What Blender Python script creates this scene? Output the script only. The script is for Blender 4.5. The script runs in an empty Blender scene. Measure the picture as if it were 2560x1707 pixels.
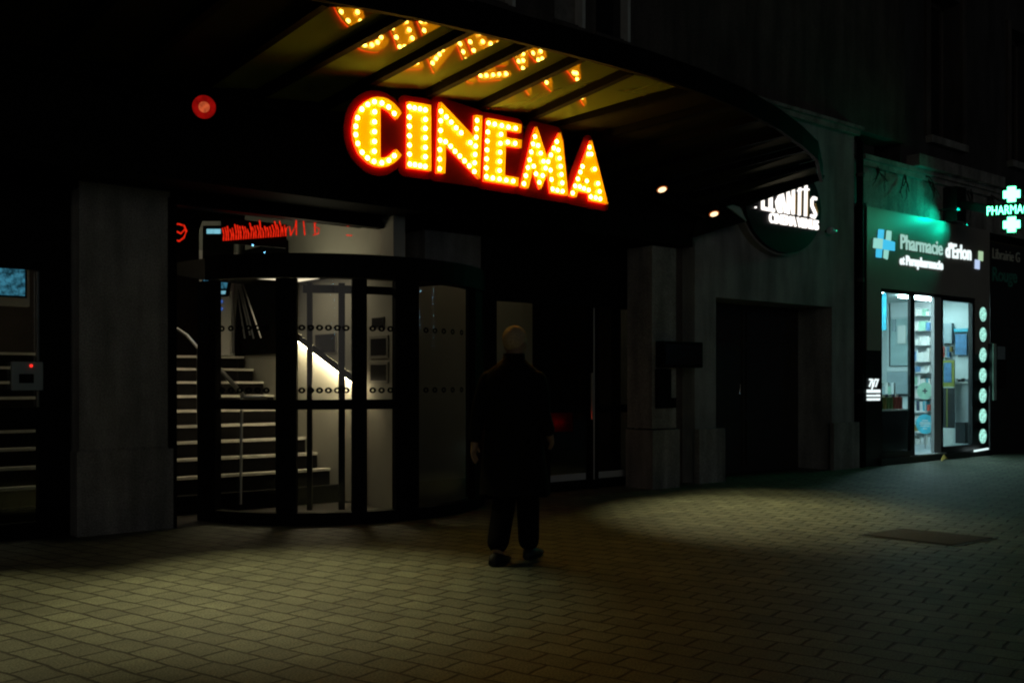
import bpy, bmesh, math, random
from math import sin, cos, pi, radians, sqrt, atan2
from mathutils import Vector, Matrix
from mathutils.geometry import tessellate_polygon
random.seed(7)
sc = bpy.context.scene
COL = sc.collection

# ------------------------------------------------------------------ camera model
FPX, AZ, CH, HY, W0 = 2520.0, radians(39.6), 1.38, 955.0, 2560.0
SA, CA = sin(AZ), cos(AZ)
def ray(px, py):
    xc = (px - 1280) / FPX; yc = (HY - py) / FPX
    return Vector((CA * xc + SA, CA - SA * xc, yc))
O = Vector((0, 0, CH))
def onP(px, py, n, P):
    d = ray(px, py); n = Vector(n); return O + d * (n.dot(Vector(P) - O) / n.dot(d))
def aY(px, py, Y): return onP(px, py, (0, 1, 0), (0, Y, 0))
def aX(px, py, X): return onP(px, py, (1, 0, 0), (X, 0, 0))
def aZ(px, py, Z=0.0): return onP(px, py, (0, 0, 1), (0, 0, Z))
def aD(px, py, t): return O + ray(px, py) * t
def proj(p):
    d = p[0] * SA + p[1] * CA
    return 1280 + FPX * (p[0] * CA - p[1] * SA) / d, HY - FPX * (p[2] - CH) / d

# ------------------------------------------------------------------ materials
def newmat(name):
    m = bpy.data.materials.new(name); m.use_nodes = True
    nt = m.node_tree; nt.nodes.clear()
    out = nt.nodes.new('ShaderNodeOutputMaterial')
    return m, nt, out
def mat(name, col, rough=.6, metal=0., var=.25, scale=3., bump=.0, bscale=40., spec=.5, emit=None, es=0., stain=0., grain=0.):
    m, nt, out = newmat(name)
    b = nt.nodes.new('ShaderNodeBsdfPrincipled'); nt.links.new(b.outputs[0], out.inputs[0])
    b.inputs['Roughness'].default_value = rough; b.inputs['Metallic'].default_value = metal
    b.inputs['Specular IOR Level'].default_value = spec
    tc = nt.nodes.new('ShaderNodeTexCoord')
    n = nt.nodes.new('ShaderNodeTexNoise'); n.inputs['Scale'].default_value = scale; n.inputs['Detail'].default_value = 6; n.inputs['Roughness'].default_value = .65
    nt.links.new(tc.outputs['Object'], n.inputs['Vector'])
    r = nt.nodes.new('ShaderNodeValToRGB')
    r.color_ramp.elements[0].position = .3; r.color_ramp.elements[1].position = .7
    lo = [c * (1 - var) for c in col]; hi = [min(1, c * (1 + var)) for c in col]
    r.color_ramp.elements[0].color = (*lo, 1); r.color_ramp.elements[1].color = (*hi, 1)
    nt.links.new(n.outputs['Fac'], r.inputs[0])
    last = r.outputs[0]
    if stain:
        mp = nt.nodes.new('ShaderNodeMapping'); mp.inputs['Scale'].default_value = (2.2, 2.2, .35)
        nt.links.new(tc.outputs['Object'], mp.inputs[0])
        n3 = nt.nodes.new('ShaderNodeTexNoise'); n3.inputs['Scale'].default_value = 2.; n3.inputs['Detail'].default_value = 8
        nt.links.new(mp.outputs[0], n3.inputs['Vector'])
        mx = nt.nodes.new('ShaderNodeMix'); mx.data_type = 'RGBA'; mx.blend_type = 'MULTIPLY'
        rr = nt.nodes.new('ShaderNodeValToRGB'); rr.color_ramp.elements[0].position = .35; rr.color_ramp.elements[1].position = .62
        rr.color_ramp.elements[0].color = (1 - stain,) * 3 + (1,)
        nt.links.new(n3.outputs['Fac'], rr.inputs[0])
        mx.inputs[0].default_value = 1.
        nt.links.new(last, mx.inputs[6]); nt.links.new(rr.outputs[0], mx.inputs[7]); last = mx.outputs[2]
    if grain:
        ng = nt.nodes.new('ShaderNodeTexNoise'); ng.inputs['Scale'].default_value = 75; ng.inputs['Detail'].default_value = 3; ng.inputs['Roughness'].default_value = .8
        nt.links.new(tc.outputs['Object'], ng.inputs['Vector'])
        rg = nt.nodes.new('ShaderNodeValToRGB'); rg.color_ramp.elements[0].position = .36; rg.color_ramp.elements[1].position = .64
        rg.color_ramp.elements[0].color = (1 - grain,) * 3 + (1,); rg.color_ramp.elements[1].color = (1, 1, 1, 1)
        nt.links.new(ng.outputs['Fac'], rg.inputs[0])
        mg = nt.nodes.new('ShaderNodeMix'); mg.data_type = 'RGBA'; mg.blend_type = 'MULTIPLY'; mg.inputs[0].default_value = 1.
        nt.links.new(last, mg.inputs[6]); nt.links.new(rg.outputs[0], mg.inputs[7]); last = mg.outputs[2]
    nt.links.new(last, b.inputs['Base Color'])
    if bump:
        n2 = nt.nodes.new('ShaderNodeTexNoise'); n2.inputs['Scale'].default_value = bscale; n2.inputs['Detail'].default_value = 5
        nt.links.new(tc.outputs['Object'], n2.inputs['Vector'])
        bp = nt.nodes.new('ShaderNodeBump'); bp.inputs['Strength'].default_value = bump; bp.inputs['Distance'].default_value = .02
        nt.links.new(n2.outputs['Fac'], bp.inputs['Height']); nt.links.new(bp.outputs[0], b.inputs['Normal'])
    if emit:
        b.inputs['Emission Color'].default_value = (*emit, 1); b.inputs['Emission Strength'].default_value = es
    return m
def emis(name, col, s, var=0., scale=20.):
    m, nt, out = newmat(name)
    e = nt.nodes.new('ShaderNodeEmission'); e.inputs[0].default_value = (*col, 1); e.inputs[1].default_value = s
    if var:
        tc = nt.nodes.new('ShaderNodeTexCoord'); n = nt.nodes.new('ShaderNodeTexNoise'); n.inputs['Scale'].default_value = scale
        nt.links.new(tc.outputs['Object'], n.inputs['Vector'])
        mr = nt.nodes.new('ShaderNodeMapRange'); mr.inputs[1].default_value = .35; mr.inputs[2].default_value = .65
        mr.inputs[3].default_value = s * (1 - var); mr.inputs[4].default_value = s * (1 + var)
        nt.links.new(n.outputs['Fac'], mr.inputs[0]); nt.links.new(mr.outputs[0], e.inputs[1])
    nt.links.new(e.outputs[0], out.inputs[0]); return m
def schlick(nt, f0):
    lw = nt.nodes.new('ShaderNodeLayerWeight'); lw.inputs[0].default_value = .5
    p = nt.nodes.new('ShaderNodeMath'); p.operation = 'POWER'; p.inputs[1].default_value = 5.
    a = nt.nodes.new('ShaderNodeMath'); a.operation = 'MULTIPLY_ADD'; a.inputs[1].default_value = 1 - f0; a.inputs[2].default_value = f0; a.use_clamp = True
    nt.links.new(lw.outputs['Facing'], p.inputs[0]); nt.links.new(p.outputs[0], a.inputs[0]); return a
def glassmat(name, tint=(.85, .88, .86), ior=1.5, rough=.0, boost=1.3):
    m, nt, out = newmat(name)
    t = nt.nodes.new('ShaderNodeBsdfTransparent'); t.inputs[0].default_value = (*tint, 1)
    g = nt.nodes.new('ShaderNodeBsdfGlossy'); g.inputs['Roughness'].default_value = rough
    mu = schlick(nt, ((ior - 1) / (ior + 1)) ** 2 * boost)
    mx = nt.nodes.new('ShaderNodeMixShader')
    nt.links.new(mu.outputs[0], mx.inputs[0])
    nt.links.new(t.outputs[0], mx.inputs[1]); nt.links.new(g.outputs[0], mx.inputs[2]); nt.links.new(mx.outputs[0], out.inputs[0])
    return m
def pavemat():
    m, nt, out = newmat('paving_blocks')
    L = nt.links.new; N = nt.nodes.new
    b = N('ShaderNodeBsdfPrincipled'); L(b.outputs[0], out.inputs[0])
    tc = N('ShaderNodeTexCoord')
    wn = N('ShaderNodeTexNoise'); wn.inputs['Scale'].default_value = 2.6; wn.inputs['Detail'].default_value = 5
    L(tc.outputs['Object'], wn.inputs['Vector'])
    wv = N('ShaderNodeVectorMath'); wv.operation = 'MULTIPLY_ADD'; wv.inputs[1].default_value = (.07, .07, 0)
    L(wn.outputs['Color'], wv.inputs[0]); L(tc.outputs['Object'], wv.inputs[2])
    mp = N('ShaderNodeMapping'); mp.inputs['Rotation'].default_value = (0, 0, radians(-104.7)); L(wv.outputs[0], mp.inputs[0])
    br = N('ShaderNodeTexBrick'); br.offset = .5; br.inputs['Scale'].default_value = 1.
    br.inputs['Brick Width'].default_value = .25; br.inputs['Row Height'].default_value = .18
    br.inputs['Mortar Size'].default_value = .012; br.inputs['Mortar Smooth'].default_value = .6; br.inputs['Bias'].default_value = 0.
    br.inputs['Color1'].default_value = (.135, .142, .10, 1); br.inputs['Color2'].default_value = (.20, .215, .148, 1); br.inputs['Mortar'].default_value = (.022, .017, .010, 1)
    L(mp.outputs[0], br.inputs['Vector'])
    n1 = N('ShaderNodeTexNoise'); n1.inputs['Scale'].default_value = 2.1; n1.inputs['Detail'].default_value = 8; n1.inputs['Roughness'].default_value = .7
    L(tc.outputs['Object'], n1.inputs['Vector'])
    r1 = N('ShaderNodeValToRGB'); r1.color_ramp.elements[0].position = .3; r1.color_ramp.elements[0].color = (.5, .5, .5, 1); r1.color_ramp.elements[1].position = .7; r1.color_ramp.elements[1].color = (1.1, 1.1, 1.1, 1)
    L(n1.outputs['Fac'], r1.inputs[0])
    mx = N('ShaderNodeMix'); mx.data_type = 'RGBA'; mx.blend_type = 'MULTIPLY'; mx.inputs[0].default_value = 1
    L(br.outputs['Color'], mx.inputs[6]); L(r1.outputs[0], mx.inputs[7])
    n2 = N('ShaderNodeTexNoise'); n2.inputs['Scale'].default_value = 90; n2.inputs['Detail'].default_value = 4
    L(tc.outputs['Object'], n2.inputs['Vector'])
    r2 = N('ShaderNodeValToRGB'); r2.color_ramp.elements[0].position = .35; r2.color_ramp.elements[0].color = (.42, .42, .42, 1); r2.color_ramp.elements[1].position = .65; r2.color_ramp.elements[1].color = (1.4, 1.4, 1.4, 1)
    L(n2.outputs['Fac'], r2.inputs[0])
    mx2 = N('ShaderNodeMix'); mx2.data_type = 'RGBA'; mx2.blend_type = 'MULTIPLY'; mx2.inputs[0].default_value = 1
    L(mx.outputs[2], mx2.inputs[6]); L(r2.outputs[0], mx2.inputs[7])
    L(mx2.outputs[2], b.inputs['Base Color'])
    b.inputs['Roughness'].default_value = .62; b.inputs['Specular IOR Level'].default_value = .35
    # per block tilt through the brick colour, joints cut in
    ad = N('ShaderNodeMath'); ad.operation = 'MULTIPLY_ADD'; ad.inputs[1].default_value = -1.; L(br.outputs['Fac'], ad.inputs[0])
    ns = N('ShaderNodeMath'); ns.operation = 'MULTIPLY'; ns.inputs[1].default_value = .22; L(n2.outputs['Fac'], ns.inputs[0]); L(ns.outputs[0], ad.inputs[2])
    n4 = N('ShaderNodeTexNoise'); n4.inputs['Scale'].default_value = 5.; L(tc.outputs['Object'], n4.inputs['Vector'])
    a2 = N('ShaderNodeMath'); a2.operation = 'ADD'; L(ad.outputs[0], a2.inputs[0]); L(n4.outputs['Fac'], a2.inputs[1])
    bp = N('ShaderNodeBump'); bp.inputs['Strength'].default_value = .9; bp.inputs['Distance'].default_value = .012
    L(a2.outputs[0], bp.inputs['Height']); L(bp.outputs[0], b.inputs['Normal'])
    return m
def panelmat(col=(.185, .22, .055, 1), rough=.03, f0=.2, gl=(.9, .85, .7, 1)):
    m, nt, out = newmat('canopy_glass'); L = nt.links.new; N = nt.nodes.new
    d = N('ShaderNodeBsdfDiffuse'); d.inputs[0].default_value = col
    g = N('ShaderNodeBsdfGlossy'); g.inputs['Roughness'].default_value = rough; g.inputs[0].default_value = gl
    mx = N('ShaderNodeMixShader'); lw = schlick(nt, f0)
    L(lw.outputs[0], mx.inputs[0]); L(d.outputs[0], mx.inputs[1]); L(g.outputs[0], mx.inputs[2]); L(mx.outputs[0], out.inputs[0])
    return m

M = dict(
    pave=pavemat(), panel=panelmat(), panelunlit=panelmat((.02, .019, .014, 1), .45, .02, (.12, .11, .08, 1)),
    black=mat('black_steel', (.0045, .0044, .0042), .7, .0, .3, 8, spec=.06),
    beam=mat('painted_beam', (.0045, .0035, .003), .7, .0, .3, 8, spec=.06),
    frame=mat('dark_door_frame', (.004, .004, .0045), .6, 0, .3, 6, spec=.08),
    stone=mat('grey_stone', (.42, .41, .39), .8, 0, .22, 2.2, .5, 60, stain=.45, grain=.6),
    plaster=mat('grey_plaster', (.46, .47, .46), .85, 0, .2, 1.4, .4, 50, stain=.4, grain=.55),
    brown=mat('dark_brown_render', (.13, .105, .09), .85, 0, .3, 1.2, .4, 30, stain=.5, grain=.6),
    brownb=mat('dark_upper_facade', (.055, .05, .048), .85, 0, .3, 1.2, .3, 30, stain=.4),
    trim=mat('pale_stone_trim', (.42, .40, .36), .8, 0, .3, 3, .5, 40, stain=.5, grain=.5),
    wood=mat('dark_painted_wood', (.022, .018, .016), .5, 0, .3, 4),
    iron=mat('cast_iron', (.05, .045, .04), .6, .3, .35, 20, .4, 120),
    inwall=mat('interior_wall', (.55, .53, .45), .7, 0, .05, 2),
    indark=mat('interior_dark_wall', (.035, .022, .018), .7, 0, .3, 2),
    infloor=mat('interior_floor', (.05, .045, .04), .35, 0, .2, 4),
    riser=mat('black_riser', (.006, .0055, .0055), .8, 0, .2, 5, spec=.05),
    nosing=mat('pale_nosing', (.50, .48, .42), .55, 0, .15, 9),
    chrome=mat('brushed_steel', (.6, .58, .53), .28, 1., .1, 12),
    white=mat('white_plastic', (.72, .72, .68), .45, 0, .05, 6),
    glass=glassmat('door_glass'), dglass=glassmat('curved_glass', (.66, .67, .65)), shopglass=glassmat('shop_glass', (.9, .95, .95), 1.45, 0., 1.2),
    amber=mat('amber_letter_face', (.50, .20, .004), .25, .1, .12, 14, .0, emit=(1., .36, .0), es=1.0),
    rim=mat('amber_letter_return', (.45, .20, .006), .35, .1, .15, 20, emit=(1., .34, .0), es=.5),
    bulb=emis('warm_bulb', (1., .66, .10), 28.), bulbd=emis('dim_bulb', (1., .62, .14), 2.6),
    halo=emis('red_halo_glow', (1., .022, .006), 9.),
    board=mat('red_halo_plate', (.16, .004, .003), .95, 0, .1, 9, spec=.1),
    darkdisc=mat('navy_disc', (.006, .006, .013), .35, 0, .3, 5, spec=.2),
    discrim=mat('grey_disc_rim', (.26, .25, .24), .5, 0, .2, 5),
    discW=emis('white_sign_letter', (1., .93, .86), 1.7), discO=mat('letter_return', (.55, .36, .12), .5, 0, .2, 8),
    lampw=emis('spot_lens', (1., .74, .40), 1.9), bezel=emis('amber_halo_ring', (1., .20, .03), .34),
    redo=emis('red_lamp_glass', (1., .012, .008), .2, .25, 18), redi=emis('red_lamp_core', (1., .16, .05), .45, .3, 30),
    led=emis('red_led_stroke', (1., .022, .006), 1.1, .35, 25), ledg=emis('red_led_dim', (1., .03, .01), .16),
    scr=emis('blue_screen', (.08, .36, .55), .42, .75, 22), scrl=emis('pale_blue_bar', (.30, .75, .95), .9, .2, 8), scrb=emis('blue_slot', (.10, .25, .9), .6),
    cool=emis('cool_ceiling_light', (.62, .96, 1.), 58.), strip=emis('warm_led_strip', (1., .83, .52), 85.),
    warmc=emis('warm_ceiling_light', (1., .86, .60), 1.5),
    skin=mat('skin', (.30, .19, .11), .55, 0, .12, 30), coat=mat('black_coat', (.0016, .0015, .0015), .85, 0, .3, 14, .3, 80, spec=.2),
    trous=mat('dark_trousers', (.003, .003, .003), .85, 0, .3, 14, spec=.1), shoe=mat('black_shoe', (.008, .008, .008), .45, 0, .2, 14),
    hair=mat('cropped_grey_hair', (.50, .36, .20), .8, 0, .3, 90, .4, 200),
    shop=mat('taupe_sign_panel', (.36, .32, .28), .38, 0, .06, 2), shopd=mat('dark_shop_frame', (.014, .014, .015), .4, 0, .2, 5),
    shopl=mat('grey_jamb', (.42, .44, .44), .45, 0, .05, 4),
    sW=emis('white_lettering', (.86, 1., 1.), 1.15), sG=emis('pale_green_lettering', (.44, .78, .68), .78), sB=emis('blue_logo', (.06, .55, .85), 1.0), sM=emis('mint_logo', (.34, .80, .70), .85), sY=emis('pale_yellow_mark', (.50, .74, .46), .8), sL=emis('lilac_mark', (.52, .66, .95), .95),
    green=emis('green_led', (.10, 1., .42), 9.), sign=mat('sign_housing', (.012, .014, .013), .5, 0, .2, 5),
    pict=emis('backlit_pictogram', (.38, .86, .72), .95, .45, 22),
    libW=mat('cream_lettering', (.85, .82, .68), .5, 0, .1, 9), libG=mat('green_lettering', (.06, .30, .22), .5, 0, .2, 9), libP=mat('charcoal_shop_panel', (.025, .027, .026), .5, 0, .2, 3),
    shopwall=mat('pharmacy_wall', (.62, .67, .66), .6, 0, .04, 2), cab=mat('pale_cabinet', (.70, .74, .74), .4, 0, .05, 4), cabg=mat('grey_cabinet', (.30, .36, .38), .4, 0, .08, 4),
    cyan=mat('cyan_card', (.05, .42, .55), .5, 0, .4, 6), blue=mat('blue_card', (.08, .20, .36), .5, 0, .5, 12), lime=mat('olive_card', (.25, .26, .04), .5, 0, .2, 6), mint=mat('mint_card', (.28, .50, .38), .5, 0, .2, 9),
    red=mat('red_box', (.40, .05, .03), .5, 0, .2, 8), amberb=mat('amber_bottle', (.22, .14, .03), .3, 0, .3, 8), greenb=mat('green_bottle', (.10, .16, .05), .3, 0, .3, 8), navy=mat('navy_cap', (.02, .03, .07), .4, 0, .2, 8),
    paper=mat('paper', (.70, .72, .68), .7, 0, .12, 25), poster=mat('dark_poster', (.022, .022, .026), .35, 0, .7, 5), pframe=mat('pale_poster_frame', (.38, .36, .31), .5, 0, .1, 8),
    leaf=mat('yellow_leaf', (.55, .38, .06), .6, 0, .2, 60), teal=mat('pale_teal_acrylic', (.45, .62, .55), .3, 0, .1, 8),
    winw=mat('white_window_frame', (.62, .62, .58), .5, 0, .1, 8), curtain=mat('pale_curtain', (.20, .19, .17), .9, 0, .3, 6), pane=mat('dark_window_pane', (.015, .016, .018), .12, 0, .3, 2),
    twig=mat('dry_creeper', (.04, .035, .025), .9, 0, .3, 30), redrefl=emis('red_reflection_spot', (1., .03, .02), .085),
    dome=mat('pale_camera', (.45, .5, .55), .4, 0, .1, 9), gled=emis('green_pilot', (.05, 1., .5), .8),
)

# ------------------------------------------------------------------ mesh helpers
ORG = {}
class MB:
    def __init__(s): s.v = []; s.f = []; s.sm = []
    def add(s, vs, fs, smooth=False):
        b = len(s.v); s.v += [Vector(v) for v in vs]; s.f += [tuple(b + i for i in f) for f in fs]; s.sm += [smooth] * len(fs); return s
    def box(s, x0, x1, y0, y1, z0, z1):
        vs = [(x, y, z) for z in (z0, z1) for y in (y0, y1) for x in (x0, x1)]
        return s.add(vs, [(0, 2, 3, 1), (4, 5, 7, 6), (0, 1, 5, 4), (2, 6, 7, 3), (0, 4, 6, 2), (1, 3, 7, 5)])
    def hexa(s, a, b):  # two quads (loops of 4) joined
        vs = list(a) + list(b)
        return s.add(vs, [(3, 2, 1, 0), (4, 5, 6, 7), (0, 1, 5, 4), (1, 2, 6, 5), (2, 3, 7, 6), (3, 0, 4, 7)])
    def bar(s, p, q, w, h, up=(0, 0, 1), top=False):
        p, q = Vector(p), Vector(q); d = (q - p).normalized(); r = d.cross(Vector(up)).normalized(); u = r.cross(d).normalized()
        lo, hi = (-h / 2, h / 2) if not top else (-h, 0)
        f = lambda c: [c - r * w / 2 + u * lo, c + r * w / 2 + u * lo, c + r * w / 2 + u * hi, c - r * w / 2 + u * hi]
        return s.hexa(f(p), f(q))
    def tube(s, pts, rad, n=8):
        pts = [Vector(p) for p in pts]; b = []
        for i, p in enumerate(pts):
            d = (pts[min(i + 1, len(pts) - 1)] - pts[max(i - 1, 0)]).normalized()
            a = d.cross(Vector((0, 0, 1)) if abs(d.z) < .95 else Vector((1, 0, 0))).normalized(); c = d.cross(a)
            rr = rad[i] if isinstance(rad, (list, tuple)) else rad
            b.append([p + (a * cos(2 * pi * k / n) + c * sin(2 * pi * k / n)) * rr for k in range(n)])
        return s.loft(b)
    def loft(s, rings, cap=True, smooth=True):
        n = len(rings[0]); vs = [v for r in rings for v in r]; fs = []
        for i in range(len(rings) - 1):
            for k in range(n):
                fs.append((i * n + k, i * n + (k + 1) % n, (i + 1) * n + (k + 1) % n, (i + 1) * n + k))
        s.add(vs, fs, smooth)
        if cap:
            s.add(rings[0], [tuple(range(n))[::-1]]); s.add(rings[-1], [tuple(range(n))])
        return s
    def poly(s, loops, dv):  # loops: outer + holes (world, planar); extruded by dv
        loops = [[Vector(p) for p in l] for l in loops]; dv = Vector(dv)
        flat = [p for l in loops for p in l]; tri = tessellate_polygon(loops); n = len(flat)
        s.add(flat + [p + dv for p in flat], [t for t in tri] + [tuple(n + i for i in t[::-1]) for t in tri])
        for l in loops:
            m = len(l)
            for i in range(m):
                a, b = l[i], l[(i + 1) % m]; s.add([a, b, b + dv, a + dv], [(0, 1, 2, 3)])
        return s
    def disc(s, c, nrm, r, th, n=32, sx=1.):
        nrm = Vector(nrm).normalized(); a = nrm.cross(Vector((0, 0, 1)) if abs(nrm.z) < .95 else Vector((1, 0, 0))).normalized(); b = nrm.cross(a)
        c = Vector(c); f = lambda o: [c + nrm * o + (a * cos(2 * pi * k / n) * sx + b * sin(2 * pi * k / n)) * r for k in range(n)]
        return s.loft([f(0), f(th)], smooth=False)
    def sphere(s, c, r, n=12, sc_=(1, 1, 1)):
        c = Vector(c); vs = [c + Vector((0, 0, -r * sc_[2]))]; fs = []; m = n // 2
        for i in range(1, m):
            t = -pi / 2 + pi * i / m
            for k in range(n): vs.append(c + Vector((r * cos(t) * cos(2 * pi * k / n) * sc_[0], r * cos(t) * sin(2 * pi * k / n) * sc_[1], r * sin(t) * sc_[2])))
        vs.append(c + Vector((0, 0, r * sc_[2]))); L = len(vs) - 1
        for k in range(n): fs.append((0, 1 + (k + 1) % n, 1 + k)); fs.append((L, L - n + k, L - n + (k + 1) % n))
        for i in range(m - 2):
            for k in range(n): fs.append((1 + i * n + k, 1 + i * n + (k + 1) % n, 1 + (i + 1) * n + (k + 1) % n, 1 + (i + 1) * n + k))
        return s.add(vs, fs, True)
    def build(s, name, m, parent=None, at=None, bevel=0.):
        if parent is not None: o = ORG[parent.name]
        else: o = Vector(at) if at is not None else Vector((0, 0, 0))
        me = bpy.data.meshes.new(name); me.from_pydata([tuple(v - o) for v in s.v], [], s.f)
        bm = bmesh.new(); bm.from_mesh(me); bmesh.ops.remove_doubles(bm, verts=bm.verts, dist=1e-5)
        bmesh.ops.recalc_face_normals(bm, faces=bm.faces)
        bm.to_mesh(me); bm.free()
        if any(s.sm):
            if all(s.sm):
                for p in me.polygons: p.use_smooth = True
            else:
                for p in me.polygons: p.use_smooth = True
                try: me.set_sharp_from_angle(angle=radians(40))
                except Exception: pass
        if isinstance(m, str): m = M[m]
        me.materials.append(m)
        ob = bpy.data.objects.new(name, me); COL.objects.link(ob)
        if parent is not None: ob.parent = parent; ORG[ob.name] = o
        else: ob.location = o; ORG[ob.name] = o
        if bevel:
            md = ob.modifiers.new('Bevel', 'BEVEL'); md.width = bevel; md.segments = 2; md.limit_method = 'ANGLE'
        return ob
def B(x0, x1, y0, y1, z0, z1): return MB().box(x0, x1, y0, y1, z0, z1)
def tag(o, label, cat, group=None):
    o['label'] = label; o['category'] = cat
    if group: o['group'] = group
    return o
def struct(o): o['kind'] = 'structure'; return o
def thing(name, label, cat, loc, group=None):
    o = bpy.data.objects.new(name, None); COL.objects.link(o); o.location = loc; o.empty_display_size = .1
    ORG[o.name] = Vector(loc); return tag(o, label, cat, group)
def textmesh(body, bold=0., cond=1.):
    cu = bpy.data.curves.new('t', 'FONT'); cu.body = body; cu.size = 1; cu.offset = bold; cu.extrude = .0; cu.resolution_u = 6; cu.space_character = cond
    ob = bpy.data.objects.new('t', cu); COL.objects.link(ob)
    dg = bpy.context.evaluated_depsgraph_get(); me = bpy.data.meshes.new_from_object(ob.evaluated_get(dg))
    vs = [Vector(v.co) for v in me.vertices]; fs = [tuple(p.vertices) for p in me.polygons]
    bpy.data.objects.remove(ob); bpy.data.meshes.remove(me); bpy.data.curves.remove(cu)
    return vs, fs
def lettering(mb, body, p0, p1, ptop, out, th=.012, bold=0., cond=1., base=None):
    """lay text from p0 (left baseline) to p1 (right baseline), cap height reaching ptop, extruded along out"""
    vs, fs = textmesh(body, bold, cond)
    x0 = min(v.x for v in vs); x1 = max(v.x for v in vs); y1 = base or max(v.y for v in vs)
    p0, p1, ptop, out = Vector(p0), Vector(p1), Vector(ptop), Vector(out).normalized()
    U = p1 - p0; Vv = ptop - p0
    f = lambda v, o: p0 + U * ((v.x - x0) / (x1 - x0)) + Vv * (v.y / y1) + out * o
    n = len(vs); bm = bmesh.new()
    mb.add([f(v, th) for v in vs], fs); mb.add([f(v, 0) for v in vs], [x[::-1] for x in fs])
    ed = {}
    for x in fs:
        for i in range(len(x)):
            a, b = x[i], x[(i + 1) % len(x)]; k = (min(a, b), max(a, b)); ed.setdefault(k, []).append((a, b))
    for k, l in ed.items():
        if len(l) == 1:
            a, b = l[0]; mb.add([f(vs[a], th), f(vs[b], th), f(vs[b], 0), f(vs[a], 0)], [(0, 1, 2, 3)])
    bm.free(); return mb

# ================================================================== THE SETTING
g = MB().add([(-60, -60, 0), (120, -60, 0), (120, 9.4, 0), (-60, 9.4, 0)], [(0, 1, 2, 3)])
struct(g.build('pavement', 'pave'))
struct(MB().add([(-4, 9.4, .004), (14, 9.4, .004), (14, 20, .004), (-4, 20, .004)], [(0, 1, 2, 3)]).build('interior_floor', 'infloor'))
struct(MB().add([(-400, -400, -.02), (400, -400, -.02), (400, 400, -.02), (-400, 400, -.02)], [(0, 1, 2, 3)]).build('ground', 'infloor'))

# ------------------------------------------------------------------ cinema building
FY = 9.4      # plane of the doors and the grey pillars
bld = thing('cinema_building', 'dark cinema building with glass entrance doors, grey pillars and a gateway on its right', 'building', (7, 9.4, 0))
w = MB()
w.box(-6, 7.45, FY + .02, FY + .5, 3.12, 4.7)
w.box(7.45, 10.1, FY + .02, FY + .5, 2.42, 4.7)
w.build('lintel', 'black', bld)
# right hand wall with the gateway opening
gx0, gx1, gz = 11.13, 13.97, 2.56
w = MB()
w.box(aY(1737, 900, 9.0).x, gx0, 9.0, 10.4, 0, gz); w.box(gx1, 14.6, 9.0, 10.4, 0, gz); w.box(aY(1737, 900, 9.0).x, 14.6, 9.0, 10.4, gz, 5.42); w.box(9.9, aY(1737, 900, 9.0).x, 9.0, 10.4, 3.3, 5.42)
w.build('wall', 'plaster', bld)
MB().box(8.6, 14.68, 8.86, 9.3, 5.42, 5.47).box(8.6, 14.64, 8.91, 9.3, 5.34, 5.42).build('ledge', 'trim', bld)
w = MB(); w.box(-6, 6.93, 9.02, 9.5, 4.7, 12); w.box(7.5, 8.12, 9.02, 9.5, 4.7, 12); w.box(8.62, 8.82, 9.02, 9.5, 4.7, 12)
w.box(9.42, 16.2, 9.02, 9.5, 5.47, 12); w.box(9.42, 10.1, 9.02, 9.5, 4.7, 5.47)
w.box(6.93, 7.5, 9.02, 9.5, 4.7, 5.72); w.box(8.12, 8.62, 9.02, 9.5, 4.7, 5.72); w.box(8.82, 9.42, 9.02, 9.5, 4.7, 5.72)
w.build('upper_wall', 'brown', bld)
for (a, b) in ((6.93, 7.5), (8.12, 8.62), (8.82, 9.42)):
    f = MB().box(a, a + .05, 9.07, 9.2, 5.72, 9); f.box(a + .05, b - .05, 9.07, 9.2, 5.72, 5.78)
    f = f.build('window', 'wood', bld)
    MB().box(b - .05, b, 9.0, 9.2, 5.72, 9).build('frame', 'winw', f)
    MB().box(a + .05, b - .05, 9.13, 9.14, 5.78, 9).build('pane', 'pane' if a > 8.5 else 'curtain', f)
    MB().box(a - .03, b + .03, 8.97, 9.06, 5.66, 5.72).build('sill', 'brown', f)
# pillars: shaft and wider plinth
def pillar(x0, x1, top, y=FY, d=.42, pl=.78):
    p = MB(); p.box(x0, x1, y - .0, y + d, pl, top); p.box(x0 - .025, x1 + .025, y - .025, y + d, 0, pl - .03)
    p.hexa([Vector(q) for q in ((x0 - .025, y - .025, pl - .03), (x1 + .025, y - .025, pl - .03), (x1 + .025, y + d, pl - .03), (x0 - .025, y + d, pl - .03))],
           [Vector(q) for q in ((x0, y, pl), (x1, y, pl), (x1, y + d, pl), (x0, y + d, pl))])
    return p.build('pillar', 'stone', bld)
pillar(2.76, 3.58, 3.22)
MB().box(6.50, 7.40, FY, FY + .4, 2.62, 3.10).build('wall_panel', 'stone', bld)
pa, pb = aY(1632, 700, 8.9), aY(1735, 700, 8.9)
xa, xb, xw = aY(1630, 900, 8.86).x, aY(1690, 900, 8.86).x, aY(1737, 900, 9.0).x
p = MB(); p.box(xa, xb, 8.86, 9.3, .78, 3.14); p.box(xa - .03, xb + .03, 8.82, 9.3, 0, .76); p.build('pilaster', 'stone', bld)
B(xb, xw, 9.22, 9.3, 0, 3.3).build('recess_back', 'brown', bld)
B(xw - .02, gx0 + .08, 8.9, 9.0, 0, .74).build('plinth', 'stone', bld); B(13.92, 14.64, 8.93, 9.0, 0, .74).build('plinth', 'stone', bld)
# black bulkhead over the doors
MB().box(-6, 10.4, 8.80, 9.42, 3.18, 4.05).build('bulkhead', 'black', bld)
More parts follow.
